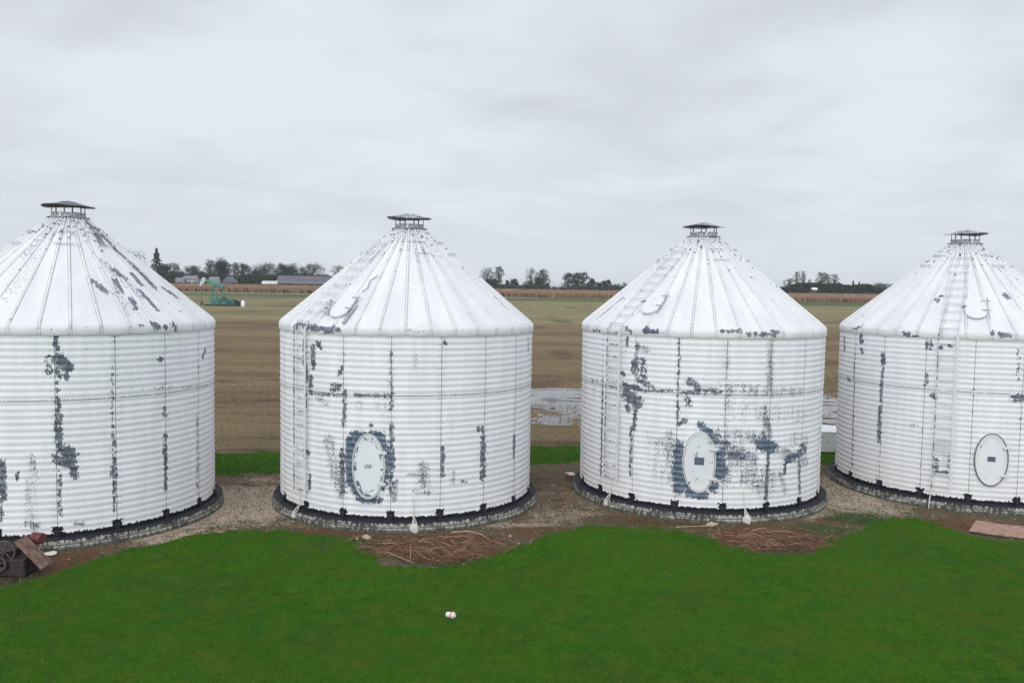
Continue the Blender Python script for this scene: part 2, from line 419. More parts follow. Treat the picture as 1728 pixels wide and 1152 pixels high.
def weedy(x, y):
    s = np.zeros_like(x)
    for cx, cy, rx, ry, k_ in [(8.0, 18.9, 1.0, .7, .8), (6.9, 17.9, .9, .7, .6), (-3.2, 16.2, .9, .55, 1.0), (3.3, 18.15, 1.0, .25, .5), (-7.6, 15.7, .8, .3, .5), (.2, 16.4, .6, .3, .5)]:
        s = np.maximum(s, k_ * np.exp(-(((x - cx) / rx) ** 2 + ((y - cy) / ry) ** 2)))
    l = masks(x, y)[0]
    s = np.maximum(s, .26 * (l < .5)) * sstep(fnoise(x * 3, y * 3, 91, 3), .42, .6) + .6 * sstep(fnoise(x * 5, y * 5, 93, 3), .40, .62) * np.exp(-((lawn_edge(x) - y + .2) / .42) ** 2)
    for cx, cy in BINS: s = np.where(np.hypot(x - cx, y - cy) < 3.35, 0, s)
    return s * (y < 23)
m, g, b = material('weed_leaf')
g.l.new(g.mix(g.attr('var'), (.030, .075, .022), (.085, .130, .040)), b.inputs['Base Color']); b.inputs['Roughness'].default_value = .7
tag(blades('yard_weeds', 150000, -10.5, 13, 13, 23, lambda x, y: weedy(x, y) * in_view(x, y), .055, .022, m), 'scattered low weeds on the bare ground around the bins', 'weeds')
# straw stubble standing in the field
m, g, b = material('straw')
g.l.new(g.mix(g.attr('var'), (.10, .070, .036), (.34, .26, .15)), b.inputs['Base Color']); b.inputs['Roughness'].default_value = .8
def stub(x, y):
    f = masks(x, y)[2]; w_ = wetness(x, y)
    row = .35 + .65 * (np.abs(((y + np.sin(x * .2) * .1) % .5) - .25) < .09)
    return f * row * np.where(w_ > .5, .16, .9)
tag(blades('field_stubble', 260000, -26, 30, 24, 62, lambda x, y: stub(x, y) * (np.abs(x) < y * .66 + 2), .10, .018, m), 'cut straw stubble standing in rows across the brown field', 'stubble')

# ------------------------------------------------------------ stones and twigs
def stones():
    n = 9000
    x = rs.uniform(-10, 13, n); y = rs.uniform(13.5, 24, n)
    l, st, fi = masks(x, y)
    gk = np.zeros(n)
    for cx, cy, rx, ry, k_ in [(-6.1, 19.6, 1.5, 3.0, 1), (-6.8, 16.9, 1.5, .8, .9), (8.6, 21.0, 1.5, 2.6, 1), (1.2, 19.5, 1.1, 2.4, .8), (.2, 17.6, 1.4, .6, .7), (-4.6, 18.3, 1.4, .9, .5), (7.4, 18.9, 1.0, .8, .7)]:
        gk = np.maximum(gk, k_ * np.exp(-(((x - cx) / rx) ** 2 + ((y - cy) / ry) ** 2) ** 1.5))
    ok = (l < .4) & (st < .4) & (fi < .4) & (rs.rand(n) < gk + .06)
    for cx, cy in BINS: ok &= np.hypot(x - cx, y - cy) > 3.25
    x, y = x[ok], y[ok]; n = len(x); z = ground_z(x, y)
    s = .010 + .018 * rs.rand(n) ** 2
    base = np.array([(1, 0, 0), (0, 1, 0), (-1, 0, 0), (0, -1, 0), (0, 0, .7), (0, 0, -.5)])
    tri = np.array([(0, 1, 4), (1, 2, 4), (2, 3, 4), (3, 0, 4), (1, 0, 5), (2, 1, 5), (3, 2, 5), (0, 3, 5)])
    a = rs.uniform(0, 6.28, n); ca, sa = np.cos(a), np.sin(a)
    b = base[None] * (1 + rs.uniform(-.3, .3, (n, 6, 3))) * s[:, None, None]
    P = np.stack([b[..., 0] * ca[:, None] - b[..., 1] * sa[:, None], b[..., 0] * sa[:, None] + b[..., 1] * ca[:, None], b[..., 2]], -1)
    P += np.stack([x, y, z + .003], -1)[:, None]
    F = (tri[None] + (np.arange(n) * 6)[:, None, None]).reshape(-1, 3)
    m, g, b_ = material('gravel_stone')
    g.l.new(g.mix(g.attr('var'), (.14, .12, .10), (.48, .45, .40)), b_.inputs['Base Color']); b_.inputs['Roughness'].default_value = .85
    tag(np_mesh('gravel', P.reshape(-1, 3), F, m, attrs={'var': np.repeat(rs.rand(n), 6)}), 'small pale gravel stones scattered on the bare ground between the bins', 'gravel', kind='stuff')
stones()

TWIG2 = plain('pale_stick', (.36, .27, .18), .85, 0, .3, 9)
def gz(x, y): return float(ground_z(np.array([x]), np.array([y]))[0])
m, g, b = material('dead_twig')
rnd = g.new('ShaderNodeNewGeometry').outputs['Random Per Island']
cr = g.mix(g.step(rnd, .0, .55), (.075, .036, .022), (.20, .105, .060)); cr = g.mix(g.step(rnd, .62, .98), cr, (.42, .28, .175))
g.l.new(cr, b.inputs['Base Color']); b.inputs['Roughness'].default_value = .85; TWIG = m
def twigs(name, label, n, cx, cy, rx, ry, ang, spread, seed, lens=(.15, .8)):
    r_ = random.Random(seed); mb = MB()
    for q_ in range(n):
        x = cx + rx * .62 * r_.gauss(0, 1); y = cy + ry * .60 * r_.gauss(0, 1)
        if abs(x - cx) > rx * 1.5 or abs(y - cy) > ry * 1.35: continue
        if y > cy + ry * .2 and any(math.hypot(x - bx, y - by) < 3.3 for bx, by in BINS): continue
        if lawn_edge(x) - y > .05 + .25 * r_.random() ** 2: continue
        L = r_.uniform(*lens) * (1.2 if q_ % 6 == 0 else .7); a = ang + r_.gauss(0, spread); bend = r_.gauss(0, .5); up = r_.uniform(0, .07); rad = r_.choice([.003, .004, .005, .006]) + (.004 if q_ % 6 == 0 else 0)
        path = []
        for i in range(6):
            s_ = i / 5; xx = x + L * (s_ - .5) * math.cos(a + bend * s_); yy = y + L * (s_ - .5) * math.sin(a + bend * s_)
            path.append((xx, yy, gz(xx, yy) + .004 + up * math.sin(math.pi * s_) + rad))
        mb.tube(path, [rad, rad, rad * .9, rad * .7, rad * .5, rad * .25], 4, False)
    return tag(mb.build(name, TWIG), label, 'twigs', kind='stuff')
twigs('dead_twigs', 'reddish dead roots and twigs round the hollow before the second bin', 430, -1.6, 16.25, 1.3, .62, -.35, .7, 3)
twigs('dead_twigs', 'reddish dead twigs heaped in front of the third bin', 430, 5.5, 17.15, 1.15, .55, -.4, .55, 4)
twigs('dead_twigs', 'sparse reddish twigs on bare soil in front of the fourth bin', 90, 10.0, 18.5, 1.4, .45, 0, .5, 5, (.1, .3))
def stick(pts, rad, label):
    mb = MB(); mb.tube([(x, y, gz(x, y) + z) for x, y, z in pts], [rad * k_ for k_ in np.linspace(1, .5, len(pts))], 6)
    tag(mb.build('fallen_stick', TWIG2, smooth=True), label, 'stick', 'pale sticks lying on the bare soil')
stick([(-1.2, 17.02, .02), (-.85, 17.08, .035), (-.55, 16.9, .03), (-.4, 16.62, .02)], .018, 'long pale bent stick on the soil right of the hollow before the second bin')
stick([(-2.35, 15.9, .02), (-2.0, 15.55, .04), (-1.75, 15.25, .03)], .013, 'pale stick lying on the lower left rim of the hollow before the second bin')
stick([(3.6, 17.75, .02), (4.0, 17.84, .03), (4.5, 17.98, .02)], .014, 'thin pale stick pointing left at the edge of the grass before the third bin')

ROCK = plain('stone', (.40, .34, .25), .9, 0, .3, 14, .01)
def rock(x, y, s, label, seed):
    r_ = random.Random(seed); mb = MB()
    prof = [(0, -.3), (.75, -.25), (1, .1), (.85, .5), (.5, .75), (0, .82)]
    mb.lathe([(a * s, c_ * s) for a, c_ in prof], 12, (0, 0, 0), None, lambda p, t, r: p * (1 + .12 * math.sin(2 * t + seed) + .07 * math.sin(5 * t + seed * 2)))
    o = mb.build('stone', ROCK, None, True, (x, y, gz(x, y) + s * .15)); o.rotation_euler = (.1, .15, seed)
    tag(o, label, 'stone', 'loose stones on the soil')
rock(-2.87, 16.62, .085, 'rounded tan stone at the left edge of the twigs before the second bin', 1)
rock(-3.05, 16.58, .035, 'small pale stone touching the left side of the rounded tan stone', 2)
rock(.03, 16.95, .035, 'small whitish stone above the hollow before the second bin', 3)

# ------------------------------------------------------------ paint materials for the bins
ZE, ZS, ZB, ZC = 4.1075, 2.8458, 0.2063, 6.5095
WAVE = .127; SEAM = 2 * math.pi * 3 / 18
PAINT_LO, PAINT_HI, ZINC, ZINC_B, TAR = (.715, .712, .738), (.795, .792, .812), (.095, .105, .135), (.085, .115, .165), (.014, .015, .021)
def wall_material():
    m, g, b = material('flaking_white_paint_wall')
    u, v, _ = g.sep(g.uv())
    ob = g.new('ShaderNodeObjectInfo').outputs['Random']
    uo = g.m('ADD', u, g.m('MULTIPLY', ob, 57.0))
    P_ = g.vec(uo, v)
    peel, speck, zinc = g.attr('peel'), g.attr('speck'), g.attr('zinc')
    nA = g.noise(P_, 12, 8, .68, .4)
    seam = g.m('PINGPONG', g.m('ADD', u, 100 * SEAM), SEAM / 2)
    cell = g.m('FLOOR', g.m('ADD', g.m('DIVIDE', uo, SEAM), .5))
    near = g.m('SUBTRACT', 1.0, g.step(seam, .004, .036))
    nS = g.noise(g.vec(g.m('MULTIPLY', cell, 7.3), g.m('MULTIPLY', v, 1.6)), 1.0, 4, .6)
    speel = g.m('MULTIPLY', near, g.rng(nS, .45, .70, 0.0, .62))
    pk = g.m('MAXIMUM', peel, speel)
    vs = g.noise(g.vec(g.m('MULTIPLY', uo, 42), g.m('MULTIPLY', v, 9)), 1.0, 4, .65)
    nA = g.m('ADD', g.m('MULTIPLY', nA, .62), g.m('MULTIPLY', vs, .38))
    m1 = g.step(g.m('ADD', pk, g.m('MULTIPLY', g.m('MULTIPLY', g.m('SUBTRACT', nA, .5), 5.0), g.step(pk, .0, .22))), .46, .54)
    crest = g.m('SINE', g.m('MULTIPLY', v, 2 * math.pi / WAVE))
    nB = g.noise(g.vec(g.m('MULTIPLY', uo, 62), g.m('MULTIPLY', v, 22)), 1.0, 3, .6)
    nB2 = g.noise(g.vec(g.m('MULTIPLY', uo, 9), g.m('MULTIPLY', v, 1.6)), 1.0, 3, .6)
    sv = g.m('ADD', g.m('ADD', g.m('MULTIPLY', speck, .54), g.m('MULTIPLY', g.m('SUBTRACT', nB, .5), 1.9)), g.m('ADD', g.m('MULTIPLY', crest, .05), g.m('MULTIPLY', g.m('SUBTRACT', nB2, .5), .9)))
    m2 = g.m('MULTIPLY', g.step(sv, .40, .46), g.step(speck, .04, .2))
    vo = g.new('ShaderNodeTexVoronoi'); g.l.new(P_, vo.inputs['Vector']); vo.inputs['Scale'].default_value = 7.5
    vr, vg, vb = g.sep(vo.outputs['Color'])
    fl_ = g.m('LESS_THAN', vo.outputs['Distance'], g.m('MULTIPLY', g.m('SUBTRACT', vr, .72), .35))
    line = g.m('MULTIPLY', g.m('LESS_THAN', seam, .0065), g.step(g.noise(g.vec(cell, g.m('MULTIPLY', v, 5)), 1.0, 4, .6), .34, .44))
    rowd = g.m('MINIMUM', g.m('ABSOLUTE', g.m('SUBTRACT', seam, .035)), g.m('ABSOLUTE', g.m('SUBTRACT', seam, .075)))
    bolt = g.m('MULTIPLY', g.m('LESS_THAN', rowd, .009), g.m('LESS_THAN', g.m('PINGPONG', g.m('ADD', v, .02), WAVE / 2), .012))
    bolt = g.m('MULTIPLY', bolt, g.step(g.noise(P_, 6, 3, .6), .42, .55))
    hl = g.m('MULTIPLY', g.m('LESS_THAN', g.m('ABSOLUTE', g.m('SUBTRACT', v, ZS)), .0095), g.step(g.noise(P_, 5, 4, .7), .36, .46))
    hb = g.m('MULTIPLY', g.m('LESS_THAN', g.m('ABSOLUTE', g.m('SUBTRACT', v, ZS + .028)), .007), g.m('LESS_THAN', g.m('PINGPONG', u, .045), .010))
    hb = g.m('MULTIPLY', hb, .8)
    lines = g.m('MAXIMUM', g.m('MAXIMUM', line, g.m('MULTIPLY', bolt, .75)), g.m('MAXIMUM', hl, hb))
    bare = g.m('MAXIMUM', g.m('MAXIMUM', m1, m2), fl_)
    # paint with faint weathering
    st = g.noise(g.vec(g.m('MULTIPLY', uo, 5), g.m('MULTIPLY', v, .5)), 1.0, 5, .6)
    paint = g.mix(g.step(st, .3, .7), PAINT_LO, PAINT_HI)
    paint = g.mix(g.m('MULTIPLY', g.step(g.noise(P_, 1.1, 4, .6), .45, .7), .35), paint, (.70, .72, .68))
    paint = g.mix(g.m('MULTIPLY', g.m('SUBTRACT', 1.0, g.step(v, .2, 1.6)), .30), paint, (.66, .66, .60))
    zc = g.mix(g.step(g.noise(P_, 4.5, 5, .6), .35, .65), ZINC, (.19, .205, .24))
    zc = g.mix(zinc, zc, g.mix(g.step(g.noise(P_, 7, 4, .6), .35, .65), ZINC_B, (.14, .185, .245)))
    col = g.mix(bare, paint, zc)
    col = g.mix(g.m('MULTIPLY', lines, .85), col, (.075, .08, .095))
    te = g.noise(P_, 16, 4, .6)
    t1 = g.m('LESS_THAN', v, g.m('ADD', ZB + .015, g.m('MULTIPLY', te, .16)))
    t2 = g.m('MULTIPLY', g.m('LESS_THAN', seam, g.m('ADD', .0, g.m('MULTIPLY', te, .18))), g.m('LESS_THAN', v, g.m('ADD', ZB + .12, g.m('MULTIPLY', te, .19))))
    tar = g.m('MULTIPLY', g.m('MAXIMUM', t1, t2), g.attr('tar'))
    col = g.mix(tar, col, TAR)
    g.l.new(col, b.inputs['Base Color'])
    g.l.new(g.rng(bare, 0, 1, .62, .42), b.inputs['Roughness'])
    g.l.new(g.m('MULTIPLY', bare, .25), b.inputs['Metallic'])
    b.inputs['Specular IOR Level'].default_value = .35
    g.l.new(g.bump(g.m('SUBTRACT', g.noise(P_, 30, 4, .6), g.m('MULTIPLY', bare, .6)), .0025), b.inputs['Normal'])
    return m
def roof_material():
    m, g, b = material('flaking_white_paint_roof')
    u, v, _ = g.sep(g.uv())       # u: metres round at the eave, v: metres up the slope
    ob = g.new('ShaderNodeObjectInfo').outputs['Random']
    uo = g.m('ADD', u, g.m('MULTIPLY', ob, 71.0)); rad = g.attr('rad')
    ur = g.m('MULTIPLY', u, g.m('DIVIDE', rad, 3.0))
    P_ = g.vec(uo, v); PS = g.vec(g.m('MULTIPLY', uo, 1.0), g.m('MULTIPLY', v, .30))
    peel, speck, zinc, rust = g.attr('peel'), g.attr('speck'), g.attr('zinc'), g.attr('rust')
    nA = g.m('ADD', g.m('MULTIPLY', g.noise(PS, 12, 7, .66, .3), .6), g.m('MULTIPLY', g.noise(P_, 11, 6, .66), .4))
    m1 = g.step(g.m('ADD', peel, g.m('MULTIPLY', g.m('MULTIPLY', g.m('SUBTRACT', nA, .5), 4.6), g.step(peel, .0, .22))), .46, .54)
    nB = g.noise(PS, 34, 3, .6)
    m2 = g.m('MULTIPLY', g.step(g.m('ADD', g.m('MULTIPLY', speck, .5), g.m('MULTIPLY', g.m('SUBTRACT', nB, .5), 1.5)), .44, .5), g.step(speck, .04, .2))
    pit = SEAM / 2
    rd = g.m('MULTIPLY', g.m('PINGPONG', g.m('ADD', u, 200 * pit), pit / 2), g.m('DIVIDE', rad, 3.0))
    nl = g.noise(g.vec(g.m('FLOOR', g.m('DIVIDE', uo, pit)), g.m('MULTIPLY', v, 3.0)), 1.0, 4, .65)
    edge = g.m('MULTIPLY', g.m('LESS_THAN', g.m('ABSOLUTE', g.m('SUBTRACT', rd, .026)), .007), g.rng(nl, .38, .56, .30, 1.0))  # line beside each rib: its shadow line painted in, with dirt
    bolt = g.m('MULTIPLY', g.m('LESS_THAN', g.m('ABSOLUTE', g.m('SUBTRACT', rd, .026)), .011), g.m('LESS_THAN', g.m('PINGPONG', v, .065), .009))
    bolt = g.m('MULTIPLY', bolt, g.step(g.noise(P_, 7, 3, .6), .44, .56))
    vo = g.new('ShaderNodeTexVoronoi'); g.l.new(P_, vo.inputs['Vector']); vo.inputs['Scale'].default_value = 13
    vr, vg, vb = g.sep(vo.outputs['Color'])
    fl_ = g.m('LESS_THAN', vo.outputs['Distance'], g.m('MULTIPLY', g.m('SUBTRACT', vr, .66), .42))
    top = g.m('ADD', g.m('MULTIPLY', g.step(v, 1.4, 3.4), .20), g.m('MULTIPLY', g.m('SUBTRACT', 1.0, g.step(rd, .02, .07)), .16))
    m3 = g.step(g.m('ADD', top, g.m('MULTIPLY', g.m('SUBTRACT', nB, .5), 1.9)), .46, .52)
    bare = g.m('MAXIMUM', g.m('MAXIMUM', m1, m2), g.m('MAXIMUM', fl_, m3))
    paint = g.mix(g.step(g.noise(PS, 2.0, 5, .6), .3, .7), (.635, .632, .638), (.735, .73, .73))
    cell = g.m('FLOOR', g.m('DIVIDE', g.m('ADD', u, 200 * pit), pit))
    paint = g.mix(g.m('MULTIPLY', g.noise(g.vec(g.m('MULTIPLY', cell, 3.7), ob), 1.0, 2, .5), .25), paint, (.70, .70, .72))
    zc = g.mix(g.step(g.noise(P_, 6, 4, .6), .35, .65), (.10, .11, .14), (.20, .215, .255))
    zc = g.mix(g.m('MULTIPLY', rust, g.step(g.noise(P_, 17, 3, .6), .42, .58)), zc, (.16, .085, .045))
    zc = g.mix(g.m('MULTIPLY', zinc, .8), zc, (.09, .09, .17))
    col = g.mix(bare, paint, zc)
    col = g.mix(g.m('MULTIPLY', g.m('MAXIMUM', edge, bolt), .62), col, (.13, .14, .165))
    g.l.new(col, b.inputs['Base Color'])
    b.inputs['Roughness'].default_value = .5; b.inputs['Specular IOR Level'].default_value = .35
    g.l.new(g.bump(g.m('SUBTRACT', g.noise(PS, 14, 4, .6), g.m('MULTIPLY', bare, .5)), .004), b.inputs['Normal'])
    return m
def chipped(name, thr=.66, lo=(.64, .645, .66), zc=(.10, .11, .14), sc=22):
    m, g, b = material(name); p = g.obj()
    n = g.noise(p, sc, 5, .65)
    col = g.mix(g.step(n, thr, thr + .03), g.mix(g.noise(p, 3, 4, .6), lo, tuple(min(.78, c_ * 1.12) for c_ in lo)), zc)
    g.l.new(col, b.inputs['Base Color']); b.inputs['Roughness'].default_value = .55
    return m
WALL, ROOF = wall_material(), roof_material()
LADP = chipped('ladder_paint', .50, (.60, .61, .63), (.10, .105, .125), 16)  # heavier dark chips, which also paint shade onto left rails and rungs
CHIP, CHIP_R = chipped('chipped_white_paint', .64), chipped('chipped_roof_paint', .58, sc=30)
GALV = chipped('weathered_galvanised', .52, (.42, .43, .46), (.17, .18, .21), 16)
DARKGALV = plain('dark_zinc', (.12, .13, .165), .5, .3, .35, 20)
CAP = {0: plain('dark_zinc_cap', (.085, .092, .125), .5, .2, .35, 7), 1: chipped('flaking_cap', .47, (.45, .44, .46), (.12, .12, .14), 9)}
TARM = plain('tar_paint', TAR, .55, 0, .4, 30, .004)
PLATE = plain('bare_plate', (.095, .115, .17), .5, .1, .35, 30)
CAULK = plain('white_caulk', (.56, .55, .50), .9, 0, .15, 30, .01)

def slab_material():
    m, g, b = material('painted_concrete_base')
    u, v, _ = g.sep(g.uv()); P_ = g.vec(u, v)
    drip = g.noise(g.vec(g.m('MULTIPLY', u, 17), g.m('MULTIPLY', v, 7)), 1.0, 6, .72, .3)
    wide = g.noise(g.vec(g.m('MULTIPLY', u, 1.6), g.m('MULTIPLY', v, 3)), 1.0, 4, .6)
    white = g.mix(g.noise(P_, 12, 4, .6), (.26, .25, .21), (.56, .55, .50))
    dk = g.m('ADD', g.m('MULTIPLY', drip, .75), g.m('MULTIPLY', wide, .45))
    dk = g.m('ADD', dk, g.m('MULTIPLY', g.m('SUBTRACT', g.m('PINGPONG', v, .055), .03), 1.2))
    col = g.mix(g.step(dk, .545, .655), white, (.050, .050, .042))
    moss = g.m('SUBTRACT', 1.0, g.step(g.m('ADD', v, g.m('MULTIPLY', g.m('SUBTRACT', wide, .5), .16)), .01, .09))
    groove = g.m('SUBTRACT', 1.0, g.step(g.m('ABSOLUTE', g.m('SUBTRACT', v, ZB - .10)), .004, .016))
    col = g.mix(g.m('MULTIPLY', moss, .85), col, (.050, .055, .030))
    col = g.mix(g.m('MULTIPLY', groove, .85), col, (.040, .042, .030))
    col = g.mix(g.m('GREATER_THAN', g.m('ADD', v, g.m('MULTIPLY', g.m('SUBTRACT', drip, .5), .14)), ZB - .026), col, TAR)
    g.l.new(col, b.inputs['Base Color']); b.inputs['Roughness'].default_value = .8
    g.l.new(g.bump(g.noise(P_, 20, 5, .6), .012), b.inputs['Normal'])
    return m
SLAB = slab_material()

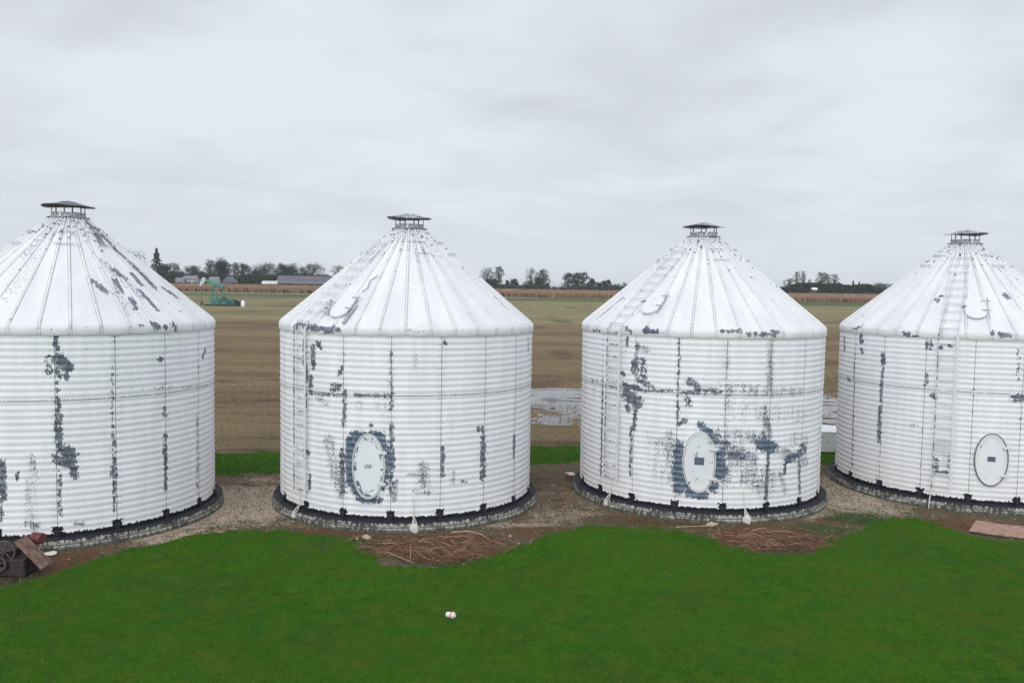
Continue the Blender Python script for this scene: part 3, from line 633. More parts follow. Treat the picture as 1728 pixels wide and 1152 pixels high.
# flaked areas, measured on the sheet metal: (u, z, u, z, radius in metres, kind, strength)
WALL_PEEL = [
 [(1.221, 4.082, 1.218, 3.295, 0.033, "p", 0.8), (1.086, 3.658, 1.081, 3.389, 0.044, "p", 0.62), (1.273, 3.643, 1.39, 3.471, 0.088, "p", 0.95), (1.389, 3.449, 1.386, 3.245, 0.028, "p", 0.85), (1.258, 3.339, 1.327, 3.292, 0.044, "p", 0.6), (1.217, 3.25, 1.222, 2.911, 0.017, "p", 0.6), (1.222, 2.888, 1.236, 2.57, 0.033, "p", 0.75), (1.236, 2.57, 1.227, 1.979, 0.05, "p", 0.85), (1.316, 1.905, 1.434, 1.805, 0.099, "p", 0.95), (1.262, 1.68, 1.452, 1.62, 0.088, "p", 0.95), (1.451, 1.551, 1.488, 1.374, 0.055, "p", 0.85), (1.135, 1.837, 1.132, 1.666, 0.028, "p", 0.6), (1.239, 1.487, 1.236, 0.626, 0.022, "p", 0.65), (0.248, 1.693, 0.255, 1.039, 0.055, "p", 0.9), (0.223, 1.039, 0.213, 0.562, 0.022, "p", 0.7), (0.754, 1.741, 0.735, 0.685, 0.099, "s", 0.6), (0.516, 1.499, 0.513, 1.374, 0.022, "p", 0.8), (0.691, 0.504, 0.832, 0.462, 0.055, "p", 0.55), (1.455, 0.463, 1.617, 0.432, 0.033, "s", 0.9), (2.197, 1.976, 2.18, 0.594, 0.022, "p", 0.7), (2.18, 1.448, 2.189, 1.328, 0.044, "p", 0.85), (2.187, 3.672, 2.165, 2.038, 0.013, "p", 0.55), (3.269, 1.955, 3.27, 0.825, 0.033, "p", 0.78), (3.251, 1.686, 3.25, 1.599, 0.044, "p", 0.9), (3.144, 3.55, 3.186, 3.547, 0.039, "p", 0.95), (4.533, 3.496, 4.664, 3.643, 0.033, "p", 0.98), (3.246, 2.538, 3.259, 2.364, 0.033, "p", 0.75), (4.268, 2.248, 4.245, 0.553, 0.017, "p", 0.6), (2.756, 2.988, 4.796, 2.836, 0.022, "s", 0.6)],
 [(-2.13, 3.884, -2.129, 3.435, 0.055, "p", 0.98), (-1.851, 3.785, -1.831, 3.379, 0.061, "p", 0.92), (-2.066, 3.311, -2.065, 3.054, 0.049, "p", 0.85), (-1.906, 3.144, -1.905, 2.812, 0.049, "p", 0.85), (-2.086, 2.769, -2.085, 2.486, 0.037, "p", 0.8), (-1.62, 3.885, -1.619, 3.772, 0.025, "p", 0.9), (-1.706, 3.893, -1.706, 3.843, 0.037, "p", 0.9), (-1.31, 2.959, -1.131, 2.995, 0.074, "p", 0.7), (-1.905, 2.786, -0.987, 2.803, 0.037, "s", 0.9), (-1.721, 2.7, -1.434, 2.597, 0.061, "s", 0.7), (-1.06, 3.399, -1.132, 3.245, 0.037, "p", 0.8), (-0.987, 2.903, -1.012, 2.15, 0.031, "p", 0.72), (-1.384, 1.802, -1.078, 0.753, 0.159, "s", 0.72), (-1.053, 1.642, -1.035, 0.757, 0.055, "p", 0.82), (-2.127, 1.547, -2.126, 1.365, 0.043, "p", 0.9), (-1.941, 1.002, -1.94, 0.716, 0.031, "p", 0.85), (-2.001, 1.512, -1.981, 1.489, 0.037, "p", 0.9), (-0.843, 1.847, -0.839, 1.003, 0.11, "z", 1.0), (-0.735, 1.954, -0.219, 1.978, 0.11, "z", 1.0), (-0.155, 1.855, -0.067, 1.694, 0.086, "z", 1.0), (-0.017, 1.595, 0.01, 1.345, 0.086, "z", 1.0), (-0.812, 0.967, -0.649, 0.727, 0.086, "z", 1.0), (-0.648, 0.651, -0.209, 0.624, 0.061, "z", 0.9), (-0.063, 1.219, -0.123, 0.878, 0.049, "z", 0.8), (0.035, 2.99, 0.026, 2.543, 0.031, "p", 0.72), (0.04, 2.258, 0.039, 0.819, 0.037, "p", 0.72), (0.016, 3.804, 0.022, 3.064, 0.015, "p", 0.55), (0.713, 1.377, 0.717, 0.999, 0.123, "s", 0.78), (0.123, 1.046, 0.102, 0.668, 0.061, "s", 0.8), (0.405, 1.196, 0.803, 1.184, 0.037, "s", 0.8), (0.532, 0.841, 0.807, 0.78, 0.061, "s", 0.75), (-0.74, 2.841, -0.038, 2.852, 0.037, "s", 0.9), (-0.672, 2.633, -0.098, 2.64, 0.086, "s", 0.45), (1.116, 1.737, 1.123, 1.141, 0.031, "p", 0.8), (1.361, 1.213, 1.365, 0.957, 0.037, "s", 0.7), (1.544, 0.979, 1.687, 0.963, 0.025, "s", 0.9), (2.082, 2.085, 2.087, 1.825, 0.031, "p", 0.85), (2.088, 1.747, 2.102, 0.99, 0.061, "p", 0.86), (1.954, 2.097, 1.971, 2.044, 0.031, "p", 0.98), (3.157, 1.783, 3.145, 1.336, 0.043, "p", 0.8), (3.887, 3.995, 3.911, 3.661, 0.018, "p", 0.8), (1.128, 3.969, 1.142, 3.931, 0.031, "p", 0.95), (-0.41, 2.208, -0.397, 2.209, 0.025, "p", 0.98), (0.53, 3.686, 0.533, 3.377, 0.037, "s", 0.55)],
 [(-2.4, 4.002, -2.412, 3.85, 0.039, "p", 0.9), (-2.083, 3.815, -1.868, 3.774, 0.079, "s", 0.8), (-2.199, 3.453, -2.209, 3.261, 0.059, "p", 0.88), (-1.966, 3.524, -1.924, 3.147, 0.079, "p", 0.66), (-2.148, 3.893, -2.091, 3.052, 0.033, "p", 0.72), (-2.514, 3.181, -2.496, 3.182, 0.052, "p", 0.95), (-2.06, 3.068, -1.726, 2.946, 0.046, "p", 0.78), (-2.452, 2.909, -2.085, 2.861, 0.079, "p", 0.84), (-2.393, 2.722, -2.107, 2.558, 0.144, "p", 0.9), (-2.366, 2.392, -2.331, 2.369, 0.066, "p", 0.9), (-2.134, 2.39, -2.153, 1.948, 0.039, "p", 0.82), (-3.769, 2.884, -3.448, 2.89, 0.052, "s", 0.8), (-3.593, 2.758, -3.585, 2.614, 0.052, "s", 0.7), (-2.91, 2.835, -2.668, 2.804, 0.052, "s", 0.8), (-2.021, 2.826, -1.279, 2.884, 0.033, "p", 0.55), (-0.839, 3.109, -0.706, 2.982, 0.092, "p", 0.72), (-0.655, 2.971, -0.269, 2.945, 0.066, "s", 0.8), (-0.975, 2.863, -0.203, 2.908, 0.046, "p", 0.62), (-0.906, 2.747, -0.863, 2.603, 0.066, "p", 0.74), (-0.931, 2.253, -1.02, 2.18, 0.039, "p", 0.9), (-1.132, 4.207, -1.109, 2.08, 0.02, "p", 0.7), (-2.234, 1.938, -2.217, 0.859, 0.033, "p", 0.74), (-3.213, 2.973, -3.193, 0.677, 0.024, "p", 0.78), (-0.096, 3.974, -0.096, 3.187, 0.066, "s", 0.55), (0.927, 4.008, 0.952, 3.055, 0.079, "s", 0.8), (-0.167, 2.988, 1.881, 2.884, 0.131, "s", 0.62), (0.136, 2.531, 1.916, 2.337, 0.21, "s", 0.45), (-0.035, 2.924, -0.061, 2.131, 0.052, "s", 0.6), (-1.07, 1.654, -1.055, 0.659, 0.105, "z", 0.97), (-0.96, 1.018, -0.845, 0.678, 0.079, "z", 0.9), (-0.604, 2.139, -0.419, 1.988, 0.079, "z", 0.85), (-0.364, 1.884, -0.258, 1.794, 0.079, "z", 0.75), (-0.248, 1.462, -0.159, 1.132, 0.17, "z", 0.98), (-0.384, 0.856, -0.265, 0.768, 0.105, "z", 0.95), (-0.817, 0.6, -0.453, 0.571, 0.079, "z", 0.95), (-0.067, 1.52, 0.335, 1.47, 0.092, "p", 0.66), (-0.074, 1.706, 0.589, 1.4, 0.157, "s", 0.9), (-1.689, 1.688, -1.206, 1.737, 0.105, "s", 0.6), (0.498, 1.935, 1.193, 1.575, 0.131, "s", 0.85), (1.193, 1.575, 2.245, 1.201, 0.131, "s", 0.7), (-0.496, 1.984, -0.035, 1.734, 0.105, "p", 0.55), (0.75, 1.729, 1.075, 1.663, 0.118, "z", 0.97), (0.83, 1.967, 0.896, 1.831, 0.052, "p", 0.8), (1.523, 1.335, 2.019, 1.477, 0.079, "z", 0.84), (2.059, 1.611, 2.169, 1.488, 0.079, "p", 0.8), (1.471, 1.258, 1.464, 1.041, 0.039, "p", 0.85), (0.985, 1.56, 0.952, 0.485, 0.039, "p", 0.78), (0.807, 2.527, 0.988, 1.854, 0.105, "s", 0.75), (1.932, 1.377, 2.035, 0.536, 0.033, "p", 0.75), (-1.304, 1.863, -1.222, 0.926, 0.144, "s", 0.74), (-1.691, 1.756, -1.526, 0.959, 0.21, "s", 0.42), (-0.366, 1.923, 0.225, 1.896, 0.183, "s", 0.68), (0.103, 1.536, 0.909, 0.784, 0.315, "s", 0.66), (-0.011, 1.002, 1.057, 0.977, 0.183, "s", 0.66), (1.357, 1.023, 1.504, 0.628, 0.079, "s", 0.8), (1.732, 1.807, 2.207, 1.691, 0.183, "s", 0.55)],
 [(-4.065, 4.022, -4.031, 3.885, 0.069, "p", 0.92), (-5.011, 3.886, -4.921, 3.602, 0.049, "p", 0.85), (-4.016, 3.669, -3.964, 3.611, 0.042, "p", 0.85), (-3.279, 3.575, -3.27, 3.395, 0.056, "p", 0.92), (-3.246, 3.278, -3.292, 2.822, 0.025, "p", 0.75), (-3.292, 2.822, -3.305, 1.382, 0.035, "p", 0.82), (-3.301, 1.99, -3.291, 1.46, 0.049, "p", 0.82), (-4.305, 3.647, -4.21, 0.584, 0.018, "p", 0.65), (-2.176, 3.972, -2.17, 3.829, 0.028, "p", 0.95), (-2.098, 3.991, -2.091, 3.834, 0.028, "p", 0.95), (-2.014, 2.705, -1.961, 2.682, 0.049, "p", 0.97), (-0.264, 2.745, -0.103, 2.749, 0.083, "p", 0.7), (-2.156, 3.226, -2.17, 2.936, 0.025, "p", 0.7), (-1.855, 1.166, -1.845, 0.95, 0.035, "p", 0.9), (-1.655, 1.263, -1.594, 1.041, 0.069, "s", 0.75), (-1.892, 0.827, -1.562, 0.887, 0.035, "p", 0.75), (-2.566, 1.9, -2.355, 1.928, 0.069, "s", 0.5), (-4.688, 2.338, -4.672, 2.18, 0.042, "s", 0.6), (-0.245, 3.884, -0.208, 3.192, 0.021, "p", 0.6), (-4.626, 2.858, -4.515, 2.807, 0.035, "p", 0.8), (-1.685, 3.927, -1.672, 3.914, 0.035, "p", 0.95), (-1.886, 3.888, -1.872, 3.875, 0.035, "p", 0.9)]]
ROOF_PEEL = [
 [(0.708, 5.122, 0.786, 4.911, 0.058, "p", 0.8), (0.986, 5.364, 1.056, 5.207, 0.07, "p", 0.74), (0.927, 5.153, 0.907, 4.913, 0.058, "p", 0.8), (1.387, 5.521, 1.355, 5.016, 0.07, "p", 0.84), (1.205, 5.287, 1.199, 5.063, 0.047, "p", 0.85), (1.118, 4.964, 1.125, 4.555, 0.035, "p", 0.88), (1.491, 4.992, 1.562, 4.749, 0.047, "p", 0.84), (0.966, 4.783, 0.954, 4.584, 0.047, "p", 0.82), (1.35, 5.823, 1.38, 5.609, 0.047, "p", 0.85), (0.823, 6.38, 0.889, 5.989, 0.082, "s", 0.8), (1.363, 6.361, 1.123, 5.912, 0.07, "p", 0.74), (1.456, 6.275, 1.393, 5.876, 0.058, "p", 0.72), (0.09, 6.403, 0.607, 6.106, 0.117, "s", 0.7), (0.884, 4.701, 0.86, 4.472, 0.047, "s", 0.8), (1.007, 4.294, 1.034, 4.207, 0.047, "r", 0.9), (1.089, 4.226, 1.094, 4.189, 0.035, "r", 0.95), (1.149, 4.281, 1.18, 4.155, 0.047, "r", 0.75), (0.899, 4.266, 0.915, 4.253, 0.023, "p", 0.8), (0.296, 4.198, 0.589, 4.169, 0.047, "s", 0.6), (1.32, 4.755, 1.35, 4.445, 0.047, "s", 0.7), (-0.03, 5.505, -0.016, 5.142, 0.035, "s", 0.6), (-0.142, 5.629, 0.011, 6.36, 0.117, "s", 0.78), (0.031, 4.742, 0.019, 5.954, 0.164, "s", 0.62), (0.928, 5.547, 1.08, 4.819, 0.14, "s", 0.8), (0.862, 4.818, 1.007, 4.294, 0.14, "s", 0.66), (0.758, 5.663, 0.63, 4.367, 0.094, "s", 0.5)],
 [(-0.506, 5.14, -0.634, 6.192, 0.115, "s", 0.58), (0.667, 6.136, 1.0, 5.186, 0.115, "s", 0.55), (-0.816, 4.242, -0.681, 4.26, 0.045, "p", 0.85), (-0.681, 4.209, -0.503, 4.193, 0.057, "p", 0.8), (-0.487, 4.182, -0.416, 4.19, 0.064, "p", 0.88), (-0.373, 4.183, -0.368, 4.183, 0.057, "p", 0.98), (0.067, 4.227, 0.247, 4.183, 0.038, "s", 0.8), (1.216, 4.92, 1.168, 4.456, 0.026, "p", 0.8), (-1.343, 6.34, -1.345, 6.253, 0.026, "p", 0.7), (-1.349, 6.841, 1.588, 6.841, 0.026, "p", 0.7)],
 [(-0.82, 5.262, -0.748, 6.158, 0.108, "s", 0.55), (0.513, 6.018, 0.718, 4.757, 0.121, "s", 0.52), (-0.83, 4.246, -0.761, 4.16, 0.04, "p", 0.85), (-0.648, 4.216, -0.543, 4.203, 0.054, "z", 0.88), (-0.524, 4.192, -0.479, 4.158, 0.04, "s", 0.9), (-0.4, 4.154, -0.293, 4.139, 0.04, "s", 0.8), (-0.085, 4.274, 0.064, 4.255, 0.034, "p", 0.74), (0.109, 4.205, 0.356, 4.168, 0.04, "p", 0.66), (0.319, 4.274, 0.387, 4.26, 0.034, "p", 0.8), (-1.22, 4.144, -1.122, 4.131, 0.034, "p", 0.75), (-1.282, 4.426, -1.242, 4.931, 0.02, "p", 0.75), (-0.237, 4.604, -0.188, 4.568, 0.067, "s", 0.6)],
 [(-1.125, 5.542, -1.142, 6.26, 0.128, "s", 0.55), (0.417, 6.181, 0.019, 4.839, 0.142, "s", 0.58), (-0.902, 4.176, -0.812, 4.103, 0.05, "p", 0.7), (-0.271, 4.286, -0.15, 4.214, 0.057, "p", 0.64), (-1.037, 4.287, -0.942, 4.3, 0.043, "s", 0.8), (-1.449, 4.177, -1.362, 4.283, 0.043, "p", 0.75), (-0.761, 5.015, -0.737, 4.987, 0.057, "p", 0.8), (-0.735, 5.12, -0.725, 5.105, 0.028, "p", 0.95), (0.001, 5.161, -0.001, 5.09, 0.064, "p", 0.8), (-1.532, 4.742, -1.468, 4.348, 0.028, "s", 0.8)]]


def capsules(U, Vv, caps, kinds, sx=1.0):
    s = np.zeros_like(U)
    for x0, y0, x1, y1, r, kd, st in caps:
        if kd not in kinds: continue
        dx, dy = x1 - x0, y1 - y0; L = dx * dx + dy * dy + 1e-9
        t = np.clip(((U - x0) * dx + (Vv - y0) * dy) / L, 0, 1)
        d = np.hypot((U - x0 - t * dx) * sx, Vv - y0 - t * dy)
        r = max(r, .018)
        s = np.maximum(s, st * (1 - sstep(d, r * .45, r * 1.6 + .03)))
    return s

def cyl(az, r, z):
    return Vector((r * math.sin(az), -r * math.cos(az), z))
R0 = 3.0
SLOPE = [(3.022, ZE - .012), (3.030, ZE + .0), (3.030, ZE + .09), (3.024, ZE + .13), (3.003, ZE + .17), (2.965, ZE + .21), (2.915, ZE + .252)]
def roof_profile(n=46):
    p = list(SLOPE); a = SLOPE[-1]
    for i in range(1, n + 1):
        t = i / n; p.append((a[0] + (.335 - a[0]) * t, a[1] + (ZC - a[1]) * t))
    return np.array(p)
RP = roof_profile(); RS = np.r_[0, np.cumsum(np.hypot(*np.diff(RP, axis=0).T))]
def roof_point(az, s, off=0.0):
    r = np.interp(s, RS, RP[:, 0]); z = np.interp(s, RS, RP[:, 1])
    return cyl(az, r + off * .63, z + off * .77)
def roof_s(z): return float(np.interp(z, RP[:, 1], RS))

def make_bin(i, label, seam_off, rib_off, ladder_az, lid, door, bars, blobs, cap_mat, warp_seed):
    cx, cy = BINS[i]
    t = thing('grain_bin', (cx, cy, 0), label, 'grain bin', 'white corrugated grain bins in a row')
    so = math.radians(seam_off)
    # ---- wall
    az = np.concatenate([np.linspace(-1.95, 1.95, 281), np.linspace(1.95, 2 * math.pi - 1.95, 42)[1:]])
    zz = np.arange(ZB - .02, ZE + .01, WAVE / 8)
    A, Zz = np.meshgrid(az, zz, indexing='ij')
    # every sheet laps its neighbour by a few millimetres, with slight dents
    lap = ((A - so) / math.radians(20)) % 1.0
    Rr = R0 + 0.0056 * np.sin(2 * math.pi * Zz / WAVE) + np.where(Zz > ZS, .004, -.004) + .003 * (lap < .06)
    Rr = Rr + (fnoise(A * 4 + 40 * i, Zz * 1.2, 100 + i, 3) - .5) * .014
    Vv = np.stack([Rr * np.sin(A), -Rr * np.cos(A), Zz], -1).reshape(-1, 3)
    na, nz = A.shape; idn = np.arange(na * nz).reshape(na, nz)
    Fq = np.stack([idn[:-1, :-1], idn[1:, :-1], idn[1:, 1:], idn[:-1, 1:]], -1).reshape(-1, 4)
    U = A * R0; caps = WALL_PEEL[i]
    at = dict(peel=capsules(U, Zz, caps, 'pz').ravel(), speck=capsules(U, Zz, caps, 's').ravel(), zinc=capsules(U, Zz, caps, 'z').ravel(), tar=np.ones(U.size))
    uv = np.stack([(A - so) * R0, Zz], -1).reshape(-1, 2)
    np_mesh('wall', Vv, Fq, WALL, t, uv, at, True)
    # ---- roof with raised ribs
    aa = np.linspace(-math.pi, math.pi, 361)
    A, S = np.meshgrid(aa, RS, indexing='ij'); Rr = np.interp(S, RS, RP[:, 0]); Zr = np.interp(S, RS, RP[:, 1])
    ro = math.radians(rib_off)
    sag = np.abs(np.sin((A - ro) * 18)) * .012 * np.clip(Rr - .6, 0, 1)
    Zr2 = Zr - sag + (fnoise(A * 5 + 9 * i, S * 1.5, 200 + i, 3) - .5) * .014
    Vr = np.stack([Rr * np.sin(A), -Rr * np.cos(A), Zr2], -1).reshape(-1, 3)
    na, nz = A.shape; idn = np.arange(na * nz).reshape(na, nz)
    Fr = np.stack([idn[:-1, :-1], idn[1:, :-1], idn[1:, 1:], idn[:-1, 1:]], -1).reshape(-1, 4)
    caps = [(a0 * 1.0, z0, a1 * 1.0, z1, r, k_, st) for a0, z0, a1, z1, r, k_, st in ROOF_PEEL[i]]
    def rc(kinds):
        s = np.zeros_like(A)
        for a0, z0, a1, z1, r, k_, st in caps:
            if k_ not in kinds: continue
            s0, s1 = roof_s(z0), roof_s(z1)
            dx = (a1 - a0) * Rr; dy = s1 - s0; L = dx * dx + dy * dy + 1e-9
            tt = np.clip(((A - a0) * Rr * dx + (S - s0) * dy) / L, 0, 1)
            d = np.hypot((A - a0 - tt * (a1 - a0)) * Rr, S - s0 - tt * dy); r = max(r, .03)
            s = np.maximum(s, st * (1 - sstep(d, r * .45, r * 1.6 + .03)))
        return s.ravel()
    at = dict(peel=rc('pzr'), speck=rc('s'), zinc=rc('z'), rust=rc('r'), rad=Rr.ravel())
    uv = np.stack([(A - ro) * R0, S], -1).reshape(-1, 2)
    VR, FR, UVR = [Vr], [Fr], [uv]; base = len(Vr)
    sr = np.linspace(.13, RS[-1], 40); nn = len(sr)
    for k_ in range(36):
        a0 = ro + math.radians(10 * k_); a0 = (a0 + math.pi) % (2 * math.pi) - math.pi
        r_ = np.interp(sr, RS, RP[:, 0]); z_ = np.interp(sr, RS, RP[:, 1])
        w_ = .021; prof = [(-w_, -.004), (-w_ * .8, .013), (0, .019), (w_ * .8, .013), (w_, -.004)]
        P5 = []
        for du, dh in prof:
            x_ = r_ + dh * .63; P5.append(np.stack([x_ * math.sin(a0) + du * math.cos(a0), -x_ * math.cos(a0) + du * math.sin(a0), z_ + dh * .77], -1))
        P5 = np.stack(P5, 1)
        idq = base + np.arange(nn * 5).reshape(nn, 5)
        VR.append(P5.reshape(-1, 3)); FR.append(np.stack([idq[:-1, :-1], idq[:-1, 1:], idq[1:, 1:], idq[1:, :-1]], -1).reshape(-1, 4))
        UVR.append(np.stack([np.full((nn, 5), (a0 - ro) * R0), np.repeat(sr[:, None], 5, 1)], -1).reshape(-1, 2)); base += nn * 5
    nrib = base - len(Vr); ridx = np.searchsorted(aa, 0)
    def ext(k_):
        a_ = at[k_].reshape(A.shape); out = [at[k_]]
        for q_ in range(36):
            a0 = ro + math.radians(10 * q_); a0 = (a0 + math.pi) % (2 * math.pi) - math.pi
            col_ = a_[int(round((a0 + math.pi) / (2 * math.pi) * 360))]
            out.append(np.repeat(np.interp(sr, RS, col_), 5))
        return np.concatenate(out)
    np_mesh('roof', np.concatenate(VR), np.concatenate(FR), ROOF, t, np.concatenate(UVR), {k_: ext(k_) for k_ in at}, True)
    # ---- concrete base in two courses
    prof = [(2.9, ZB), (3.10, ZB), (3.155, ZB - .004), (3.172, ZB - .018), (3.175, ZB - .085), (3.168, ZB - .097), (3.19, ZB - .103), (3.198, ZB - .115), (3.20, .04), (3.195, -.12)]
    prof = np.array(prof); aa = np.linspace(-math.pi, math.pi, 241)
    A, K = np.meshgrid(aa, np.arange(len(prof)), indexing='ij'); rr = prof[K, 0] + (fnoise(A * 30, K * .7, 300 + i, 3) - .5) * .02 * (K > 1) + (fnoise(A * 3, K * .1, 310 + i, 2) - .5) * .05 * (K > 1); zz = prof[K, 1] + (fnoise(A * 25, K * .5, 320 + i, 3) - .5) * .010
    na, nz = A.shape; idn = np.arange(na * nz).reshape(na, nz)
    Fq = np.stack([idn[1:, :-1], idn[:-1, :-1], idn[:-1, 1:], idn[1:, 1:]], -1).reshape(-1, 4)
    np_mesh('concrete_base', np.stack([rr * np.sin(A), -rr * np.cos(A), zz], -1).reshape(-1, 3), Fq, SLAB, t, np.stack([A * R0, np.where(K < 2, 1.0, zz)], -1).reshape(-1, 2), None, True)
    # ---- tarred anchor brackets at every seam
    brk = None
    for k_ in range(18):
        a = so + math.radians(20 * k_)
        if brk is None:
            mb = MB(); mb.box((0, -.008, .07), (.045, .020, .07), None, .012); mb.box((0, -.05, .012), (.075, .055, .012), None, .005)
            mb.tube([(.0, -.055, .02), (.0, -.055, .055)], .014, 6)
            o = mb.build('anchor_bracket', TARM, t); brk = o
        else:
            o = brk.copy(); C.objects.link(o); o.parent = t
        o.location = cyl(a, R0 + .012, ZB); o.rotation_euler.z = a
    # ---- vent at the top
    r_ = random.Random(warp_seed)
    ph = [r_.uniform(0, 6.28) for _ in range(3)]; amp = r_.uniform(.008, .018)
    col_ = MB(); col_.lathe([(.40, ZC - .03), (.43, ZC - .012), (.43, ZC - .004), (.345, ZC + .0), (.34, ZC + .075), (.35, ZC + .08), (.35, ZC + .09), (.325, ZC + .09), (.325, ZC - .02)], 28)
    vent = col_.build('vent', GALV, t, True)
    for k_ in range(6):
        a = k_ * math.pi / 3 + .25 + .2 * i; mb = MB()
        mb.box(cyl(a, .335, ZC + .165), (.013, .006, .085), Matrix.Rotation(a, 3, 'Z'))
        mb.build('post', DARKGALV, vent)
    def warp(p, tt, r):
        k2 = (r / .53) ** 2
        return p + Vector((0, 0, k2 * (amp * math.sin(2 * tt + ph[0]) + .6 * amp * math.sin(3 * tt + ph[1]) + .25 * amp * math.sin(8 * tt)) + (.03 - amp * .5) * (p.x if i == 3 else -p.x * .4) * 1.2)) 
    capb = MB(); capb.lathe([(0, ZC + .355), (.12, ZC + .34), (.26, ZC + .295), (.40, ZC + .262), (.53, ZC + .238), (.535, ZC + .228), (.40, ZC + .246), (.25, ZC + .262), (0, ZC + .29)], 40, (0, 0, 0), None, warp)
    capb.build('cap', cap_mat, vent, True)
    tb = MB(); tb.box(cyl(.0, .35, ZC + .05), (.022, .01, .05)); tb.build('clip', CHIP, vent)
    # ---- bars bolted round the upper roof
    for ba in bars:
        a = math.radians(ba)
        for zz_, hw in ((6.14, .19), (5.87, .21)):
            s_ = roof_s(zz_); mb = MB()
            off = Vector((math.cos(a), math.sin(a), 0))
            c_ = roof_point(a, s_, .045)
            mb.box(c_, (hw, .013, .009), Matrix.Rotation(a, 3, 'Z'))
            for sg in (-1, 1):
                mb.box(c_ + off * (hw * .6 * sg) - Vector((0, 0, .02)), (.008, .010, .022), Matrix.Rotation(a, 3, 'Z'))
            mb.build('roof_bar', CHIP_R, t)
    # ---- ladders
    if ladder_az is not None:
        a = math.radians(ladder_az); Rz = Matrix.Rotation(a, 3, 'Z'); off = Vector((math.cos(a), math.sin(a), 0)); hw = .20
        out = Vector((math.sin(a), -math.cos(a), 0))
        zb = door['lad_z'] if door else .55
        lad = bpy.data.objects.new('ladder', None); C.objects.link(lad); lad.parent = t
        for z_ in (zb + .3, 1.6, 2.7, 3.7):
            for sg in (-1, 1): MB().box(off * hw * sg + out * (R0 * math.cos(hw / 3) + .05) + Vector((0, 0, z_)), (.012, .065, .012), Rz).build('standoff', CHIP, lad)
        for sg in (-1, 1):
            mb = MB(); mb.box(off * hw * sg + out * (R0 + .105) + Vector((0, 0, (zb + ZE + .12) / 2)), (.026 if sg > 0 else .014, .012, (ZE + .12 - zb) / 2), Rz, .003); mb.build('rail', LADP if sg < 0 else CHIP, lad)
        z_ = zb + .06
        while z_ < ZE + .05:
            mb = MB(); mb.tube([off * -hw + out * (R0 + .105) + Vector((0, 0, z_)), off * hw + out * (R0 + .105) + Vector((0, 0, z_))], .0135, 6); mb.build('rung', LADP if i != 3 else CHIP, lad, True)
            z_ += .285
        rl = bpy.data.objects.new('roof_ladder', None); C.objects.link(rl); rl.parent = t
        for s_ in (.6, 1.5, 2.4):
            for sg in (-1, 1): MB().box(roof_point(a, s_, .02) + off * hw * sg, (.012, .012, .045), Rz).build('standoff', CHIP_R, rl)
        for sg in (-1, 1):
            mb = MB(); mb.tube([roof_point(a, s_, .055) + off * hw * sg for s_ in (.02, .12, .3, 1.2, 2.2, roof_s(6.12))], .0105, 6); mb.build('rail', CHIP_R, rl, True)
        s_ = .22
        while s_ < roof_s(6.2):
            e = .06 if (i == 3 and 1.2 < s_ < 2.0) else .0
            mb = MB(); mb.box(roof_point(a, s_, .066), (hw + .03 + e, .016, .008), Rz, .002); mb.build('rung', CHIP_R, rl)
            s_ += .305
    # ---- roof hatch lid
    if lid:
        la, lz, open_ = lid; a = math.radians(la); sc_ = roof_s(lz)
        e_r = Vector((math.cos(a), math.sin(a), 0)); e_s = (roof_point(a, sc_ + .3) - roof_point(a, sc_ - .3)).normalized(); nrm = e_r.cross(e_s).normalized()
        if nrm.z < 0: nrm = -nrm
        c_ = roof_point(a, sc_); M = Matrix((e_r, e_s, nrm)).transposed()
        hw, hl = .235, .38
        def outline(k_, inset=0.0):
            pts = []
            for j in range(k_):
                tt = 2 * math.pi * j / k_; cx_ = math.cos(tt); sy_ = math.sin(tt)
                x_ = (hw - inset) * cx_; y_ = (hl - hw) * (1 if sy_ >= 0 else -1) * min(1, abs(sy_) * 3) + (hw - inset) * sy_
                pts.append((x_, y_))
            return pts
        mb = MB(); k_ = 28; v = []; f = []
        lay = [(0, .012), (0, .055), (.02, .065), (.06, .068), (.16, .075)]
        for ins, h_ in lay:
            v += [c_ + M @ Vector((x_, y_, h_)) for x_, y_ in outline(k_, ins)]
        for q_ in range(len(lay) - 1):
            for j in range(k_): f.append((q_ * k_ + j, q_ * k_ + (j + 1) % k_, (q_ + 1) * k_ + (j + 1) % k_, (q_ + 1) * k_ + j))
        f.append(tuple(range((len(lay) - 1) * k_, len(lay) * k_)))
        mb.add(v, f); hat = mb.build('roof_hatch', CHIP, t, True)
        mb = MB(); mb.tube([c_ + M @ Vector((hw + .03, y_, .075)) for y_ in (-.40, 0, .34)], .012, 6)
        for y_ in (.22, -.12): mb.tube([c_ + M @ Vector((hw - .10, y_, .085)), c_ + M @ Vector((hw + .09, y_, .08))], .010, 6)
        mb.build('hinge_rod', GALV, hat, True)
        if open_:      # a bent sheet standing on the slope beside the hatch
            mb = MB(); mb.box(c_ + M @ Vector((-.30, -.10, .07)), (.07, .20, .012), M @ Matrix.Rotation(.7, 3, 'Y'), .004); mb.build('bent_flap', GALV, hat)
            mb = MB(); mb.box(c_ + M @ Vector((.30, -.25, .03)), (.03, .30, .022), M @ Matrix.Rotation(-.4, 3, 'Y'), .006)
            mb.build('bent_flap', GALV, hat)
            mb = MB(); mb.tube([c_ + M @ Vector(q_) for q_ in ((.25, .42, .06), (.28, .62, .02), (.22, .85, .03), (.3, 1.05, .01))], .009, 5); mb.build('wire', DARKGALV, hat)
        else:
            mb = MB(); mb.tube([c_ + M @ Vector((-hw - .07, -.02, .07)), c_ + M @ Vector((-hw + .03, .02, .085))], .016, 6); mb.build('latch', DARKGALV, hat, True)
